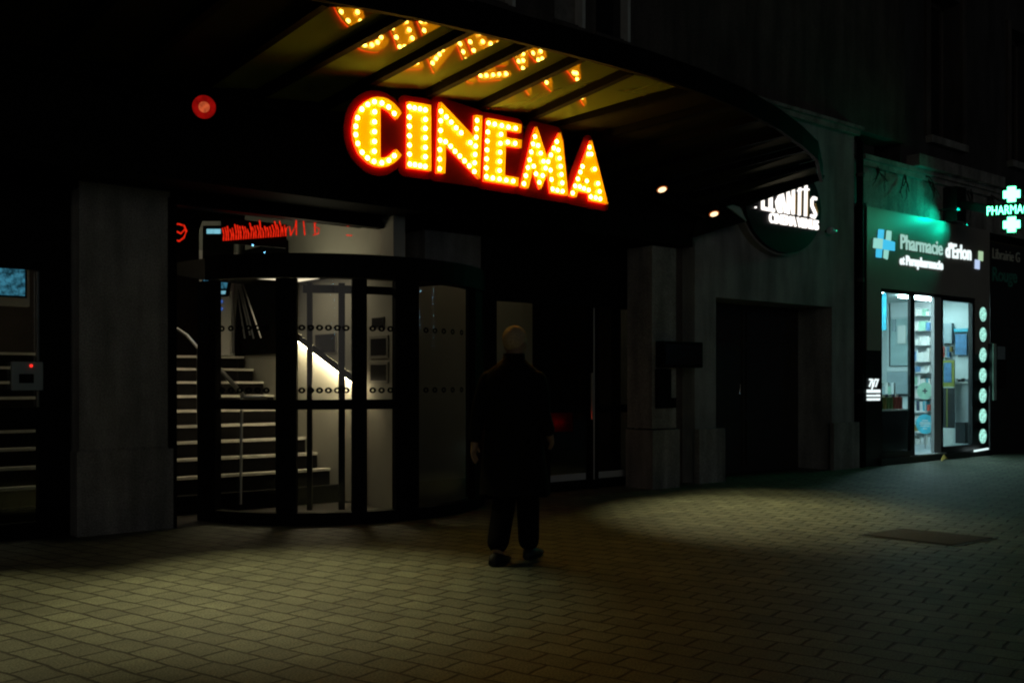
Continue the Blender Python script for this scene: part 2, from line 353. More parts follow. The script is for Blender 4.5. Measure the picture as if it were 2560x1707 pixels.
# gateway doors deep in the wall
gd = MB(); 
gd.box(gx0 - .3, gx1 + .2, 9.62, 9.7, 0, gz)
for x0 in (gx0 + .06, (gx0 + gx1) / 2 + .05):
    for z0, z1 in ((.12, .8), (.92, 1.9), (2.0, 2.48)):
        gd.box(x0, x0 + 1.25, 9.595, 9.62, z0, z1)
gd = gd.build('gateway_door', 'wood', bld)
MB().box(12.50, 12.515, 9.59, 9.62, .1, 2.5).build('meeting_strip', 'iron', gd)
MB().tube([(12.38, 9.6, 1.35), (12.38, 9.55, 1.35), (12.38, 9.55, 1.2), (12.38, 9.6, 1.2)], .012).build('handle', 'chrome', gd)

# curved entrance -----------------------------------------------------
DC, DR = Vector((5.7, 10.15, 0)), 1.75
def drum(px, z, off=0.):
    d = ray(px, 900); dx, dy = d.x, d.y; R = DR + off
    a = dx * dx + dy * dy; b = -2 * (dx * DC.x + dy * DC.y); c_ = DC.x ** 2 + DC.y ** 2 - R * R
    q = b * b - 4 * a * c_
    t = (-b - sqrt(max(q, 0))) / (2 * a); return Vector((dx * t, dy * t, z))
def dang(px): p = drum(px, 0); return atan2(p.y - DC.y, p.x - DC.x)
A0, A1 = radians(-162), radians(-20)
def arc(mb, a0, a1, r0, r1, z0, z1, n=24):
    for i in range(n):
        t0, t1 = a0 + (a1 - a0) * i / n, a0 + (a1 - a0) * (i + 1) / n
        P = lambda t, r, z: Vector((DC.x + r * cos(t), DC.y + r * sin(t), z))
        mb.hexa([P(t0, r0, z0), P(t1, r0, z0), P(t1, r1, z0), P(t0, r1, z0)], [P(t0, r0, z1), P(t1, r0, z1), P(t1, r1, z1), P(t0, r1, z1)])
    return mb
rd = arc(MB(), A0, A1, DR - .12, DR + .03, 2.39, 2.62)
n = 40
rd.add([Vector((DC.x + (DR - .0) * cos(2 * pi * k / n), DC.y + (DR - .0) * sin(2 * pi * k / n), 2.605)) for k in range(n)], [tuple(range(n))])
rd = rd.build('curved_entrance', 'frame', bld)
def dpost(px0, px1, z0=0, z1=2.38, off=0.):
    m = MB(); a0, a1 = dang(px0), dang(px1); arc(m, a0, a1, DR - .07 + off, DR + .012 + off, z0, z1, 2); return m
for a, b in ((496, 540), (690, 741), (881, 917), (988, 1046), (1186, 1212)):
    dpost(a, b).build('post', 'frame', rd)
B(3.56, 3.64, FY - .02, FY + .3, 0, 3.12).build('side_post', 'frame', rd); B(7.30, 7.42, FY - .06, FY + .3, 0, 3.12).build('side_post', 'frame', rd)
ends = [432, 496, 540, 690, 741, 881, 917, 988, 1046, 1186]
for a, b in ((430, 496), (540, 690), (741, 881), (917, 988), (1046, 1186)):
    m = MB(); a0, a1 = (dang(a) if a > 435 else radians(-160)), dang(b); k = 8
    for i in range(k):
        t0, t1 = a0 + (a1 - a0) * i / k, a0 + (a1 - a0) * (i + 1) / k
        P = lambda t, z: Vector((DC.x + (DR - .03) * cos(t), DC.y + (DR - .03) * sin(t), z))
        m.add([P(t0, .12), P(t1, .12), P(t1, 2.38), P(t0, 2.38)], [(0, 1, 2, 3)], True)
    m.build('glass_panel', 'dglass', rd)
arc(MB(), A0, dang(1000), DR - .06, DR + .018, 1.115, 1.21).build('push_bar', 'frame', rd)
arc(MB(), A0, A1, DR - .09, DR + .02, 0, .12).build('kick_rail', 'frame', rd)
for zz in (1.905, 1.30):
    m = MB(); px = 506
    while px < 1180:
        if not any(a - 6 < px < b + 6 for a, b in ((496, 540), (690, 741), (881, 917), (988, 1046))):
            t = dang(px); c_ = Vector((DC.x + (DR - .022) * cos(t), DC.y + (DR - .022) * sin(t), zz)); nr = Vector((cos(t), sin(t), 0)); tg = Vector((-sin(t), cos(t), 0))
            ou = [c_ + tg * .036 * cos(2 * pi * k / 14) + Vector((0, 0, .029)) * sin(2 * pi * k / 14) for k in range(14)]
            inn = [c_ + tg * .012 * cos(2 * pi * k / 14) + Vector((0, 0, .012)) * sin(2 * pi * k / 14) for k in range(14)]
            for k in range(14): m.add([ou[k], ou[(k + 1) % 14], inn[(k + 1) % 14], inn[k]], [(0, 1, 2, 3)])
        px += 22.5
    m.build('safety_marking', 'frame', rd)
# sliding leaves just inside the curved glass
for a, b in ((758, 772), (851, 869)):
    dpost(a, b, .12, 2.36, -.22).build('leaf_stile', 'frame', rd)
arc(MB(), dang(745), dang(1040), DR - .27, DR - .235, 2.26, 2.34, 10).build('leaf_rail', 'frame', rd)
# transom glass over the drum
MB().box(3.66, 6.1, FY + .04, FY + .05, 2.66, 3.12).build('transom_glass', 'glass', bld)
MB().box(5.99, 6.1, FY - .02, FY + .1, 2.6, 3.14).box(3.64, 6.1, FY - .02, FY + .1, 3.06, 3.125).build('transom_frame', 'frame', bld)

# left glass door -------------------------------------------------------
ld = MB(); ld.box(-4, 2.74, 9.58, 9.68, 2.38, 3.16); ld.box(2.47, 2.74, 9.58, 9.68, 0, 2.38); ld.box(-4, 2.74, 9.6, 9.66, .96, 1.16); ld.box(-4, 2.74, 9.6, 9.66, 0, .14)
ld.box(1.58, 1.66, 9.6, 9.66, 0, 2.38)
ld = ld.build('side_door', 'frame', bld)
MB().box(-4, 2.47, 9.625, 9.632, .14, 2.38).build('glass_panel', 'glass', ld)
MB().box(2.455, 2.47, 9.57, 9.6, 1.16, 2.36).build('edge_trim', 'chrome', ld)
# right glass doors ---------------------------------------------------------
r = MB(); r.box(7.42, 10.1, FY, FY + .12, 2.36, 2.46)
for x in (7.42, 8.28, 9.12, 9.98): r.box(x, x + .12, FY, FY + .1, 0, 2.36)
r.box(7.54, 9.98, FY + .02, FY + .08, 0, .12); r.box(7.54, 9.98, FY + .02, FY + .08, .98, 1.08)
rdoor = r.build('entrance_doors', 'frame', bld)
for x in (7.54, 8.40, 9.24): MB().box(x, x + .74, FY + .045, FY + .053, .12, 2.36).build('glass_panel', 'glass', rdoor)
for x in (9.06, 9.90): MB().tube([(x, FY - .06, .9), (x, FY - .06, 1.5)], .015).build('handle', 'chrome', rdoor)
MB().box(9.93, 9.975, FY - .01, FY + .015, .12, 2.34).build('edge_trim', 'winw', rdoor)
B(9.145, 9.16, FY - .01, FY + .012, .12, 2.34).build('edge_trim', 'shopl', rdoor)
for x in (7.6, 8.42, 9.26): B(x, x + .62, FY + .03, FY + .042, .125, .21).build('kick_strip', 'shopl', rdoor)

# ------------------------------------------------------------------ interior
SW = 5.95
iw = MB(); iw.box(SW, SW + .15, 9.2, 12.9, 0, 4.0)
struct(iw.build('interior_wall', 'inwall'))
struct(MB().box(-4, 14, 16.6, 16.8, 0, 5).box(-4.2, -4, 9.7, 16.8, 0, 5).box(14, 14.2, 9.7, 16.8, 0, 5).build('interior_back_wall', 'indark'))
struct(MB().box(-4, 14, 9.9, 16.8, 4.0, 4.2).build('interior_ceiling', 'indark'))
struct(MB().box(7.3, 10.0, 11.6, 11.7, 0, 4.0).build('interior_lobby_wall', 'inwall'))
st = thing('staircase', 'wide dark staircase with pale step edges behind the curved entrance', 'staircase', (3.5, 10.2, 0))
for i in range(0, 10):
    z = .2 + .17 * i; y = 10.20 + .3 * i
    if i == 9: s_ = B(-3.5, SW - .02, y, 16.6, z - .17, z - .03)
    else: s_ = B(-3.5, SW - .02, y, y + .5, max(z - .4, .006), z - .03)
    s_ = s_.build('step', 'riser', st)
    B(-3.5, SW - .02, y - .012, y + .10, z - .03, z).build('nosing', 'nosing' if i > 0 else 'riser', s_)  # lowest nosing made black so the stair foot fades into shade
# centre handrail
h1, h2 = aD(541, 912, 11.35), aD(612, 993, 10.5)
m = MB().tube([h1, h2, h2 + Vector((.12, -.06, .0)), h2 + Vector((.2, -.1, 0))], .022, 8)
m.tube([h1 + (h2 - h1) * .9, Vector((h2.x, h2.y + .1, .1))], .016)
hr = m.build('handrail', 'chrome', st)
m = MB(); 
e = aD(443, 822, 12.2); q = aD(495, 870, 11.7); m.tube([e, (e + q) / 2 + Vector((0, 0, .03)), q], .02)
m.tube([Vector((q.x, q.y, .9)), q], .016); m.build('handrail', 'chrome', st)
# lit balustrade with the strip under its rail
pts = [(735, 836), (762, 858), (783, 886), (800, 886), (880, 945), (905, 965)]
top = [aX(x, y, SW - .045) for x, y in pts]
ba = MB()
poly = [Vector((t.x, t.y, t.z)) for t in top] + [Vector((SW - .045, top[-1].y, .02)), Vector((SW - .045, top[0].y, .02))]
ba.poly([poly], (.03, 0, 0)); ba = ba.build('balustrade', 'inwall', st)
ra, rb = top[0] + Vector((-.045, .0, .03)), top[-1] + Vector((-.045, 0, .03))
MB().bar(ra, rb, .10, .03).build('rail', 'riser', ba)
MB().bar(ra + Vector((-.015, 0, -.023)), rb + Vector((-.015, 0, -.023)), .05, .014).build('light_strip', 'strip', ba)
# slender hanging rods
for k, (x0, y0, x1, y1, dd) in enumerate(((583, 712, 584, 884, 13.2), (600, 690, 652, 845, 12.6), (592, 694, 625, 838, 12.9), (589, 700, 612, 846, 13.0), (596, 692, 634, 846, 12.8), (535, 740, 515, 850, 12.4))):
    tag(MB().tube([aD(x0, y0, dd), aD(x1, y1, dd)], .012 if k else .018, 6).build('steel_rod', 'chrome', at=aD(x1, y1, dd)),
        ['upright steel rod beside the ticket kiosk above the stairs', 'rightmost slanting steel rod above the stairs', 'slanting steel rod second right of the kiosk', 'slanting steel rod nearest the kiosk', 'slanting steel rod third right of the kiosk', 'slanting steel rod left of the ticket kiosk'][k], 'rod', 'slender steel rods over the stairs')
# ticket kiosk on the landing
def kiosk(px0, px1, pyt, pyb, dd, label):
    a = aD(px0, pyb, dd); b = aD(px1, pyb, dd); h = (pyb - pyt) * dd / FPX; z0 = a.z
    R_ = Vector((CA, -SA, 0)); F_ = Vector((SA, CA, 0)); wd = (px1 - px0) * dd / FPX; c_ = (a + b) / 2
    t = thing('ticket_kiosk', label, 'kiosk', c_)
    prof = [(-.5, 0), (.28, 0), (.30, .25), (.36, .5), (.5, .72), (.5, .93), (.42, 1), (-.42, 1), (-.5, .93)]
    m = MB().poly([[c_ + R_ * x * wd + Vector((0, 0, z * h)) for x, z in prof]], F_ * .25); m.build('body', 'white', t)
    q = lambda x, z, o=0: c_ + R_ * x * wd + Vector((0, 0, z * h)) - F_ * o
    MB().poly([[q(-.42, .44), q(.26, .44), q(.36, .60), q(.4, .965), q(-.4, .965)]], -F_ * .012).build('screen_frame', 'black', t)
    s_ = MB().poly([[q(-.38, .495, .013), q(.20, .495, .013), q(.27, .58, .013), q(.27, .61, .013), q(-.38, .61, .013)]], -F_ * .004).build('screen', 'scr', t)
    MB().poly([[q(-.3, .905, .013), q(.34, .905, .013), q(.34, .94, .013), q(-.3, .94, .013)]], -F_ * .004).build('screen_bar', 'scrl', t)
    MB().poly([[q(-.38, .455, .013), q(.17, .455, .013), q(.19, .48, .013), q(-.38, .48, .013)]], -F_ * .004).build('screen_bar', 'scrl', t)
    for z in (.42, .365): MB().poly([[q(-.1, z - .03, .0), q(.1, z - .03, .0), q(.1, z - .008, .0), q(-.1, z - .008, .0)]], -F_ * .012).build('slot', 'scrb', t)
kiosk(530, 590, 553, 888, 13.6, 'white ticket kiosk with blue screen at the head of the stairs') if 0 else kiosk(498, 596, 553, 888, 13.7, 'white ticket kiosk with blue screen at the head of the stairs')
# wall screen seen through the left door
a, b = aY(-60, 760, 11.4), aY(74, 668, 11.4)
t = thing('hanging_screen', 'white framed blue screen seen through the left glass door', 'screen', ((a.x + b.x) / 2, 11.4, a.z))
B(a.x, b.x, 11.4, 11.52, a.z, b.z + .06).build('body', 'white', t)
B(a.x + .04, b.x - .03, 11.385, 11.4, a.z + .085, b.z - .0).build('screen_frame', 'black', t)
B(a.x + .06, b.x - .05, 11.378, 11.385, a.z + .105, b.z - .03).build('screen', 'scr', t)
MB().tube([((a.x + b.x) / 2, 11.46, b.z + .06), ((a.x + b.x) / 2, 11.46, 4.0)], .03).build('hanger', 'black', t)
# notice holder stuck inside the left door with its red pilot lamp
a, b = aY(26, 976, 9.60), aY(104, 905, 9.60)
t = thing('card_reader', 'grey card reader box with red lamp on the left door', 'reader', ((a.x + b.x) / 2, 9.56, a.z))
B(a.x, b.x, 9.54, 9.598, a.z, b.z).build('body', 'cabg', t, bevel=.008)
c_ = aY(66, 946, 9.54); B(c_.x - .06, c_.x + .06, 9.536, 9.54, c_.z - .04, c_.z + .04).build('slot', 'black', t)
c_ = aY(78, 914, 9.54); MB().sphere(c_, .014).build('pilot_lamp', emis('red_pilot', (1, .03, .02), 1.3), t)
# glowing strokes behind the transom, imitating an LED sign mirrored in it
tk = aY(700, 580, 9.75)
tk = thing('led_reflection', 'red glowing strokes imitating an LED sign mirrored in the glass over the curved entrance', 'reflection', tk)
TY = 9.72
def stroke(mb, pts, r=.009): mb.tube([aY(x, y, TY) for x, y in pts], r, 6)
m = MB()
stroke(m, [(434, 562), (446, 560), (460, 564), (466, 578), (460, 594), (448, 603), (436, 599)]); stroke(m, [(436, 564), (440, 578), (452, 584), (462, 574)])
m.build('numeral', 'led', tk)
m = MB(); x = 556
rnd = random.Random(3)
while x < 712:
    t0 = 588 - 0.0 * (x - 556); top_ = 573 - rnd.random() * 12 - (12 if x > 610 and rnd.random() < .25 else 0); bot = 602 - (x - 556) * .075
    stroke(m, [(x, top_), (x + 2 + rnd.random() * 3, (top_ + bot) / 2), (x + 3, bot)], .0075); x += 6.2
for pts in ([(715, 590), (716, 570), (724, 566), (727, 590)], [(727, 588), (738, 566), (741, 545), (741, 588)], [(758, 546), (762, 588)], [(786, 550), (788, 588)], [(782, 588), (796, 584), (798, 572), (786, 566), (792, 552)], [(868 - 0, 566), (880, 562), (888, 566)], [(866, 588), (880, 589)]):
    stroke(m, pts, .0065)
m.build('lettering', 'led', tk)
a, b = aY(556, 606, TY + .06), aY(716, 562, TY + .06); B(a.x, b.x, TY + .05, TY + .1, a.z, b.z).build('housing', 'riser', tk)  # dark backing added behind the mirrored strokes
a, b = aX(608, 888, SW - .02), aX(718, 601, SW - .02)
tag(B(SW - .03, SW - .004, b.y, a.y, a.z, b.z).build('dark_wall_panel', 'riser', at=(SW, a.y, a.z)), 'tall dark panel on the foyer wall right of the ticket kiosk', 'panel')
# posters on the interior side wall and doors
def poster(px0, py0, px1, py1, X, label, mats='poster', fr=.03):
    a, b = aX(px0, py1, X), aX(px1, py0, X); y0, y1 = min(a.y, b.y), max(a.y, b.y); z0, z1 = min(a.z, b.z), max(a.z, b.z)
    t = thing('poster', label, 'poster', (X, (y0 + y1) / 2, z0), 'posters in the foyer')
    B(X - .015, X, y0, y1, z0, z1).build('frame', 'pframe', t); B(X - .018, X - .015, y0 + fr, y1 - fr, z0 + fr, z1 - fr).build('print', mats, t)
poster(926, 838, 972, 896, SW - .001, 'upper dark poster at the right of the curved entrance')
poster(926, 904, 972, 958, SW - .001, 'lower dark poster at the right of the curved entrance')
poster(790, 832, 842, 884, SW - .002, 'dark film poster on the wall above the lit balustrade', fr=.01)
poster(932, 792, 962, 820, SW - .001, 'small dark notice above the two foyer posters', fr=.005)
# ceiling light bars of the foyer
for k, (x0, x1, y) in enumerate(((738, 800, 692), (738, 818, 704))):
    a, b = aX(x0, y, SW - .25), aX(x1, y, SW - .55)
    tag(B(SW - 1.0, SW - .2, min(a.y, b.y), max(a.y, b.y), a.z, a.z + .03).build('ceiling_light', 'warmc', at=(SW - .4, a.y, a.z)), ['upper warm light bar at the foyer ceiling', 'lower warm light bar at the foyer ceiling'][k], 'ceiling light', 'light bars of the foyer')
c_ = B(0.5, 5.0, 12.6, 14.6, 3.93, 3.96); tag(c_.build('ceiling_light', emis('foyer_panel', (1., .88, .62), .6), at=(3, 13.6, 3.93)), 'broad warm light panel on the foyer ceiling out of sight', 'ceiling light')
tag(B(7.6, 9.8, 10.5, 10.9, 3.9, 3.93).build('ceiling_light', emis('lobby_panel', (1., .80, .50), .8), at=(8.7, 10.7, 3.9)), 'dim warm light panel inside the right entrance doors', 'ceiling light')

# ------------------------------------------------------------------ canopy
can = thing('entrance_canopy', 'curved black steel and glass canopy over the cinema entrance', 'canopy', (7, 9, 3.6))
RZ = 4.28
rimpx = [(826, 11), (1023, 48), (1188, 84), (1338, 121), (1469, 150), (1620, 197), (1743, 224), (1860, 278), (1960, 333), (1996, 360), (2036, 401), (2063, 443)]
rim = [aZ(x, y, RZ) for x, y in rimpx]
rim = [Vector((2.6, 7.15, RZ)), Vector((1.2, 7.45, RZ)), Vector((-.6, 7.9, RZ))][::-1] + rim
rim[-1] = Vector((12.75, 8.42, RZ))
# smooth
for _ in range(2): rim = [rim[0]] + [(rim[i - 1] + rim[i] * 2 + rim[i + 1]) / 4 if 4 < i < len(rim) - 2 else rim[i] for i in range(1, len(rim) - 1)] + [rim[-1]]
def rimat(x):
    for i in range(len(rim) - 1):
        if rim[i].x <= x <= rim[i + 1].x:
            f = (x - rim[i].x) / (rim[i + 1].x - rim[i].x); return rim[i].lerp(rim[i + 1], f)
    return rim[0] if x < rim[0].x else rim[-1]
beams = []
lines = [((709, 96), (821, 20)), ((848, 146), (1016, 55)), ((979, 194), (1184, 86)), ((1126, 223), (1331, 121)), ((1264, 250), (1465, 153)), ((1385, 280), (1583, 190))]
IZ = 4.0
for (x0, y0), (x1, y1) in lines:
    R_ = aZ(x1, y1, RZ); sl = (y1 - y0) / (x1 - x0); bx = x0
    I_ = None
    for k in range(900):
        q = aZ(bx, y0 + sl * (bx - x0), IZ)
        if q.y >= 8.76: I_ = q; break
        bx -= 1
    beams.append([I_ if I_ else q, R_])
b0 = beams[0]
for k in range(3): beams.insert(0, [beams[0][0] + Vector((-.64, 0, 0)), rimat(beams[0][1].x - .66)])
ix = [7.0, 7.62, 8.24, 8.86, 9.46, 10.0, 10.5]; rx = [7.85, 8.55, 9.3, 10.1, 10.95, 11.85, 12.7]
for k, (x, y) in enumerate(zip(ix, rx)): beams.append([Vector((x, 8.74, IZ - .38 * (k / 6) ** 1.3)), rimat(y)])
for I_, R_ in beams: MB().bar(I_ + Vector((-.035, 0, .082)), R_ + Vector((-.035, 0, .082)), .07, .082, top=True).build('beam', 'beam', can)
lo_, hi_ = Vector((-.0, 0, .006)), Vector((-.07, 0, .08))
for (I0, R0), (I1, R1) in zip(beams[:-1], beams[1:]):   # saw-tooth glazing: low on the left, high on the right
    c4 = [I0 + lo_, R0 + lo_, R1 + hi_, I1 + hi_]
    MB().hexa(c4, [q + Vector((0, 0, .012)) for q in c4]).build('glass_panel', 'panel' if 4.0 < R1.x < 8.4 else 'panelunlit', can)  # end panels use a darkened matte copy: shade put into the colour
f = MB()
for i in range(len(rim) - 1):
    p, q = rim[i], rim[i + 1]; d = (q - p); nrm = Vector((d.y, -d.x, 0)).normalized() * .05
    f.hexa([p, q, q + nrm, p + nrm], [v + Vector((0, 0, .24)) for v in (p, q, q + nrm, p + nrm)])
f.build('fascia', 'black', can)
f = MB(); pin = [b_[0] for b_ in beams]
for i in range(len(pin) - 1): f.bar(pin[i], pin[i + 1], .14, .16)
f.build('wall_rail', 'beam', can)
e0, e1 = Vector((10.5, 8.76, 3.22)), beams[-1][1]
i1 = beams[-1][0]
MB().poly([[aY(1730, 595, 8.76), aY(1867, 553, 8.72), aY(1851, 521, 8.72), aY(2058, 449, 8.45), aY(2062, 440, 8.44), e1 + Vector((0, 0, .12)), i1 + Vector((0, 0, .14))]], (.02, .05, 0)).build('end_bracket', 'beam', can)
MB().poly([[aY(1796, 500, 8.68), aY(1850, 518, 8.68), aY(1867, 553, 8.68)]], (0, .02, 0)).build('end_glazing', 'teal', can)

# ------------------------------------------------------------------ spotlights
def spot(loc, aim, label, lens='lampw', r=.052, power=120, size=46, blend=.7, col=(1., .90, .46), aimc=None, name='spotlight', lamp=True, core=None):
    loc = Vector(loc); db = (Vector(aim) - loc).normalized(); d = (Vector(aimc) - loc).normalized() if aimc else db
    t = thing(name, label, 'spotlight', loc, 'spotlights under the canopy')
    MB().loft([[loc + d * o + (lambda a, b: (a * cos(2 * pi * k / 16) + b * sin(2 * pi * k / 16)) * rr)(d.orthogonal().normalized(), d.cross(d.orthogonal().normalized())) for k in range(16)] for o, rr in ((-.16, .03), (-.13, .05), (-.02, r + .016), (.0, r + .018))]).build('housing', 'black', t)
    MB().disc(loc + d * .001, d, r + .014, .006, 24).build('bezel', 'bezel' if not core else lens, t)  # ring made to glow, imitating the coloured halo round the lens
    MB().disc(loc + d * .008, d, r if not core else r * .55, .004, 24).build('lens', core or lens, t)
    MB().tube([loc - d * .14, loc - d * .14 + Vector((0, .02, .28))], .012).build('stem', 'black', t)
    if lamp:
        l = bpy.data.lights.new('spot_beam', 'SPOT'); l.energy = power; l.spot_size = radians(size); l.spot_blend = blend; l.color = col; l.shadow_soft_size = .04
        o = bpy.data.objects.new('spot_beam', l); COL.objects.link(o); o.parent = t; o.location = d * .06; o.rotation_euler = db.to_track_quat('-Z', 'Y').to_euler()
spot(aY(1655, 473, 8.42), (8.85, 6.55, 0), 'bright spotlight at the right end of the canopy, the higher one', power=390, size=54, blend=.9)
spot(aY(1785, 534, 8.58), (9.9, 6.95, 0), 'bright spotlight beside the round sign, the lower one', power=120, size=50, blend=.9)
spot(aD(510, 268, 8.75), (3.3, 6.3, 0), 'round red lamp under the left side of the canopy', lens='redo', r=.085, power=470, size=48, blend=1., core='redi', name='red_lamp', aimc=(.8, 0, 1.2))
spot((1.55, 8.45, 3.72), (1.3, 6.6, 0), 'spotlight at the left end of the canopy beyond the picture edge', power=230, size=48, blend=.9)

# ------------------------------------------------------------------ the big letters
SY = 7.9
K1 = lambda x, y: (860 + x * .15306, 220 + y * .15306)
K2 = lambda x, y: (1200 + x * .15306, 280 + y * .15306)
letters = [
 (K1, [[(920, 420), (880, 350), (800, 262), (700, 192), (620, 165), (520, 158), (430, 175), (340, 225), (260, 300), (200, 390), (160, 510), (142, 640), (140, 720), (155, 850), (190, 960), (240, 1070), (310, 1150), (400, 1230), (500, 1280), (610, 1300), (700, 1285), (800, 1230), (880, 1160), (922, 1105), (835, 1010), (790, 1060), (720, 1118), (650, 1143), (575, 1148), (575, 325), (620, 330), (680, 355), (740, 395), (790, 455), (850, 515)]],
  [(820, 420), (730, 315), (620, 250), (500, 228), (390, 272), (293, 350), (222, 490), (192, 628), (192, 765), (225, 910), (297, 1053), (385, 1145), (492, 1200), (618, 1222), (735, 1185), (822, 1110), (503, 392), (500, 555), (500, 715), (500, 875), (497, 1035)]),
 (K1, [[(1035, 232), (1400, 290), (1405, 1360), (1030, 1310)]],
  [(1070, 312), (1155, 330), (1243, 345), (1330, 362), (1068, 480), (1070, 628), (1070, 785), (1070, 937), (1070, 1085), (1332, 515), (1330, 662), (1330, 815), (1330, 972), (1330, 1125), (1075, 1245), (1160, 1255), (1245, 1270), (1328, 1283)]),
 (K1, [[(1565, 240), (2118, 815), (2130, 452), (2238, 465), (2200, 1485), (1645, 925), (1632, 1400), (1512, 1390), (1548, 330)]],
  [(1585, 385), (1580, 540), (1577, 697), (1572, 858), (1566, 1010), (1562, 1165), (1562, 1322), (1672, 478), (1752, 562), (1833, 655), (1915, 735), (2065, 895), (1660, 880), (1742, 955), (1815, 1037), (1893, 1115), (1970, 1193), (2048, 1275), (2130, 1365), (2172, 532), (2165, 670), (2160, 808), (2150, 952), (2143, 1088), (2135, 1225)]),
 (K2, [[(110, 108), (655, 212), (650, 345), (412, 300), (412, 428), (662, 465), (655, 592), (400, 560), (385, 1045), (612, 1080), (605, 1215), (62, 1130)]],
  [(140, 183), (242, 202), (357, 225), (467, 250), (583, 268), (128, 330), (121, 478), (114, 622), (109, 770), (104, 917), (345, 368), (335, 515), (330, 660), (325, 808), (320, 957), (455, 495), (575, 515), (104, 1057), (212, 1080), (320, 1097), (432, 1115), (545, 1130)]),
 (K2, [[(910, 250), (1080, 760), (1295, 345), (1330, 480), (1420, 1368), (1150, 1325), (1105, 960), (975, 1262), (850, 925), (770, 1252), (668, 1225), (860, 390)]],
  [(898, 405), (868, 525), (838, 655), (810, 785), (782, 910), (748, 1042), (718, 1172), (950, 550), (992, 675), (1038, 808), (878, 888), (917, 1012), (970, 1150), (1025, 1040), (1072, 918), (1115, 813), (1160, 705), (1207, 592), (1255, 487), (1280, 622), (1300, 758), (1318, 890), (1332, 1022), (1345, 1160), (1152, 952), (1168, 1105), (1185, 1260), (1265, 1280), (1350, 1295)]),
 (K2, [[(1805, 472), (2068, 1505), (1787, 1452), (1768, 1335), (1582, 1302), (1553, 1397), (1462, 1372)], [(1688, 1085), (1640, 1165), (1716, 1172)]],
  [(1790, 580), (1770, 690), (1818, 690), (1675, 893), (1875, 935), (1640, 985), (1600, 1095), (1745, 1130), (1555, 1210), (1630, 1220), (1700, 1250), (1775, 1275), (1515, 1325), (1810, 1385), (1890, 1400), (1965, 1420), (1955, 1300), (1930, 1170)]),
]
def chull(P):
    P = sorted(set((round(a, 5), round(b, 5)) for a, b in P)); cr_ = lambda o, a, b: (a[0] - o[0]) * (b[1] - o[1]) - (a[1] - o[1]) * (b[0] - o[0])
    def half(Q):
        h = []
        for p in Q:
            while len(h) > 1 and cr_(h[-2], h[-1], p) <= 0: h.pop()
            h.append(p)
        return h[:-1]
    return half(P) + half(P[::-1])
sg = thing('cinema_sign', 'glowing marquee sign spelling CINEMA in yellow bulb letters', 'sign', (6.0, SY, 3.2))
bme = None
for li, (K, loops, bulbs) in enumerate(letters):
    L3 = [[aY(*K(x, y), SY) for x, y in l] for l in loops]
    lt = MB().poly(L3, (0, .012, 0)).build('letter', 'amber', sg)
    rm = MB()
    for l in L3:
        n_ = len(l)
        for i in range(n_):
            p, q = l[i], l[(i + 1) % n_]; rm.add([p, q, q + Vector((0, -.022, 0)), p + Vector((0, -.022, 0))], [(0, 1, 2, 3)])
    rm = rm.build('letter_rim', 'rim', lt); md = rm.modifiers.new('Solidify', 'SOLIDIFY'); md.thickness = .005; md.offset = 0
    hb = MB().poly([[p + Vector((0, .014, 0)) for p in l] for l in L3], (0, .004, 0)).build('halo_glow', 'halo', lt)  # added red emitter imitating halation around the letter
    pts = [(p.x + .072 * cos(2 * pi * k / 16), p.z + .072 * sin(2 * pi * k / 16)) for p in L3[0] for k in range(16)]
    hull = chull(pts)
    MB().poly([[Vector((x, SY + .036 + .003 * (li % 2), z)) for x, z in hull]], (0, .012, 0)).build('halo_plate', 'board', lt)  # added plate that catches the red halo behind the letter
    for bx, by in bulbs:
        c_ = aY(*K(bx, by), SY - .02)
        if bme is None:
            bo = MB().sphere((0, 0, 0), .021, 12, (1, .6, 1)).build('bulb', 'bulb', None); bme = bo.data
        else:
            bo = bpy.data.objects.new('bulb', bme); COL.objects.link(bo)
        bo.parent = lt; bo.location = c_ - ORG[lt.name]
dimm = None
zt = 4.04
B(4.75, 7.95, SY + .056, SY + .12, 3.62, 3.70).build('mounting_rail', 'black', sg)
m = MB()
for x in (4.9, 6.35, 7.8): m.tube([(x, SY + .09, 3.62), (x, SY + .09, 4.2)], .012)
m.build('hanger', 'black', sg)

# ------------------------------------------------------------------ round sign
DY = 8.8
dc_ = aY(1964, 512, DY); cx, cz, cr, cs_ = dc_.x, dc_.z, .70, 1.33
ds = thing('round_sign', 'round navy sign with white glowing letters on the wall above the gateway', 'sign', (cx, DY, cz - cr))
MB().disc((cx, 9.0, cz), (0, -1, 0), cr + .03, .12, 64, cs_).build('rim', 'discrim', ds)
MB().disc((cx, 8.879, cz), (0, -1, 0), cr, .06, 64, cs_).build('face', 'darkdisc', ds)
Q = lambda x, y: (1860 + x * .0893, 450 + y * .0893)
def sstroke(mb, pts, wd, th=.03, Y=8.79):
    """flat letter stroke of width wd on the disc"""
    ps = [aY(*Q(x, y), Y) for x, y in pts]
    for i in range(len(ps) - 1):
        wd_ = wd * .82; p, q = ps[i], ps[i + 1]; d = (q - p).normalized(); nn = Vector((-d.z, 0, d.x)) * wd_ / 2; e_ = d * wd_ * .25
        p, q = p - e_, q + e_
        mb.hexa([p - nn, q - nn, q + nn, p + nn], [v + Vector((0, th, 0)) for v in (p - nn, q - nn, q + nn, p + nn)])
m = MB()
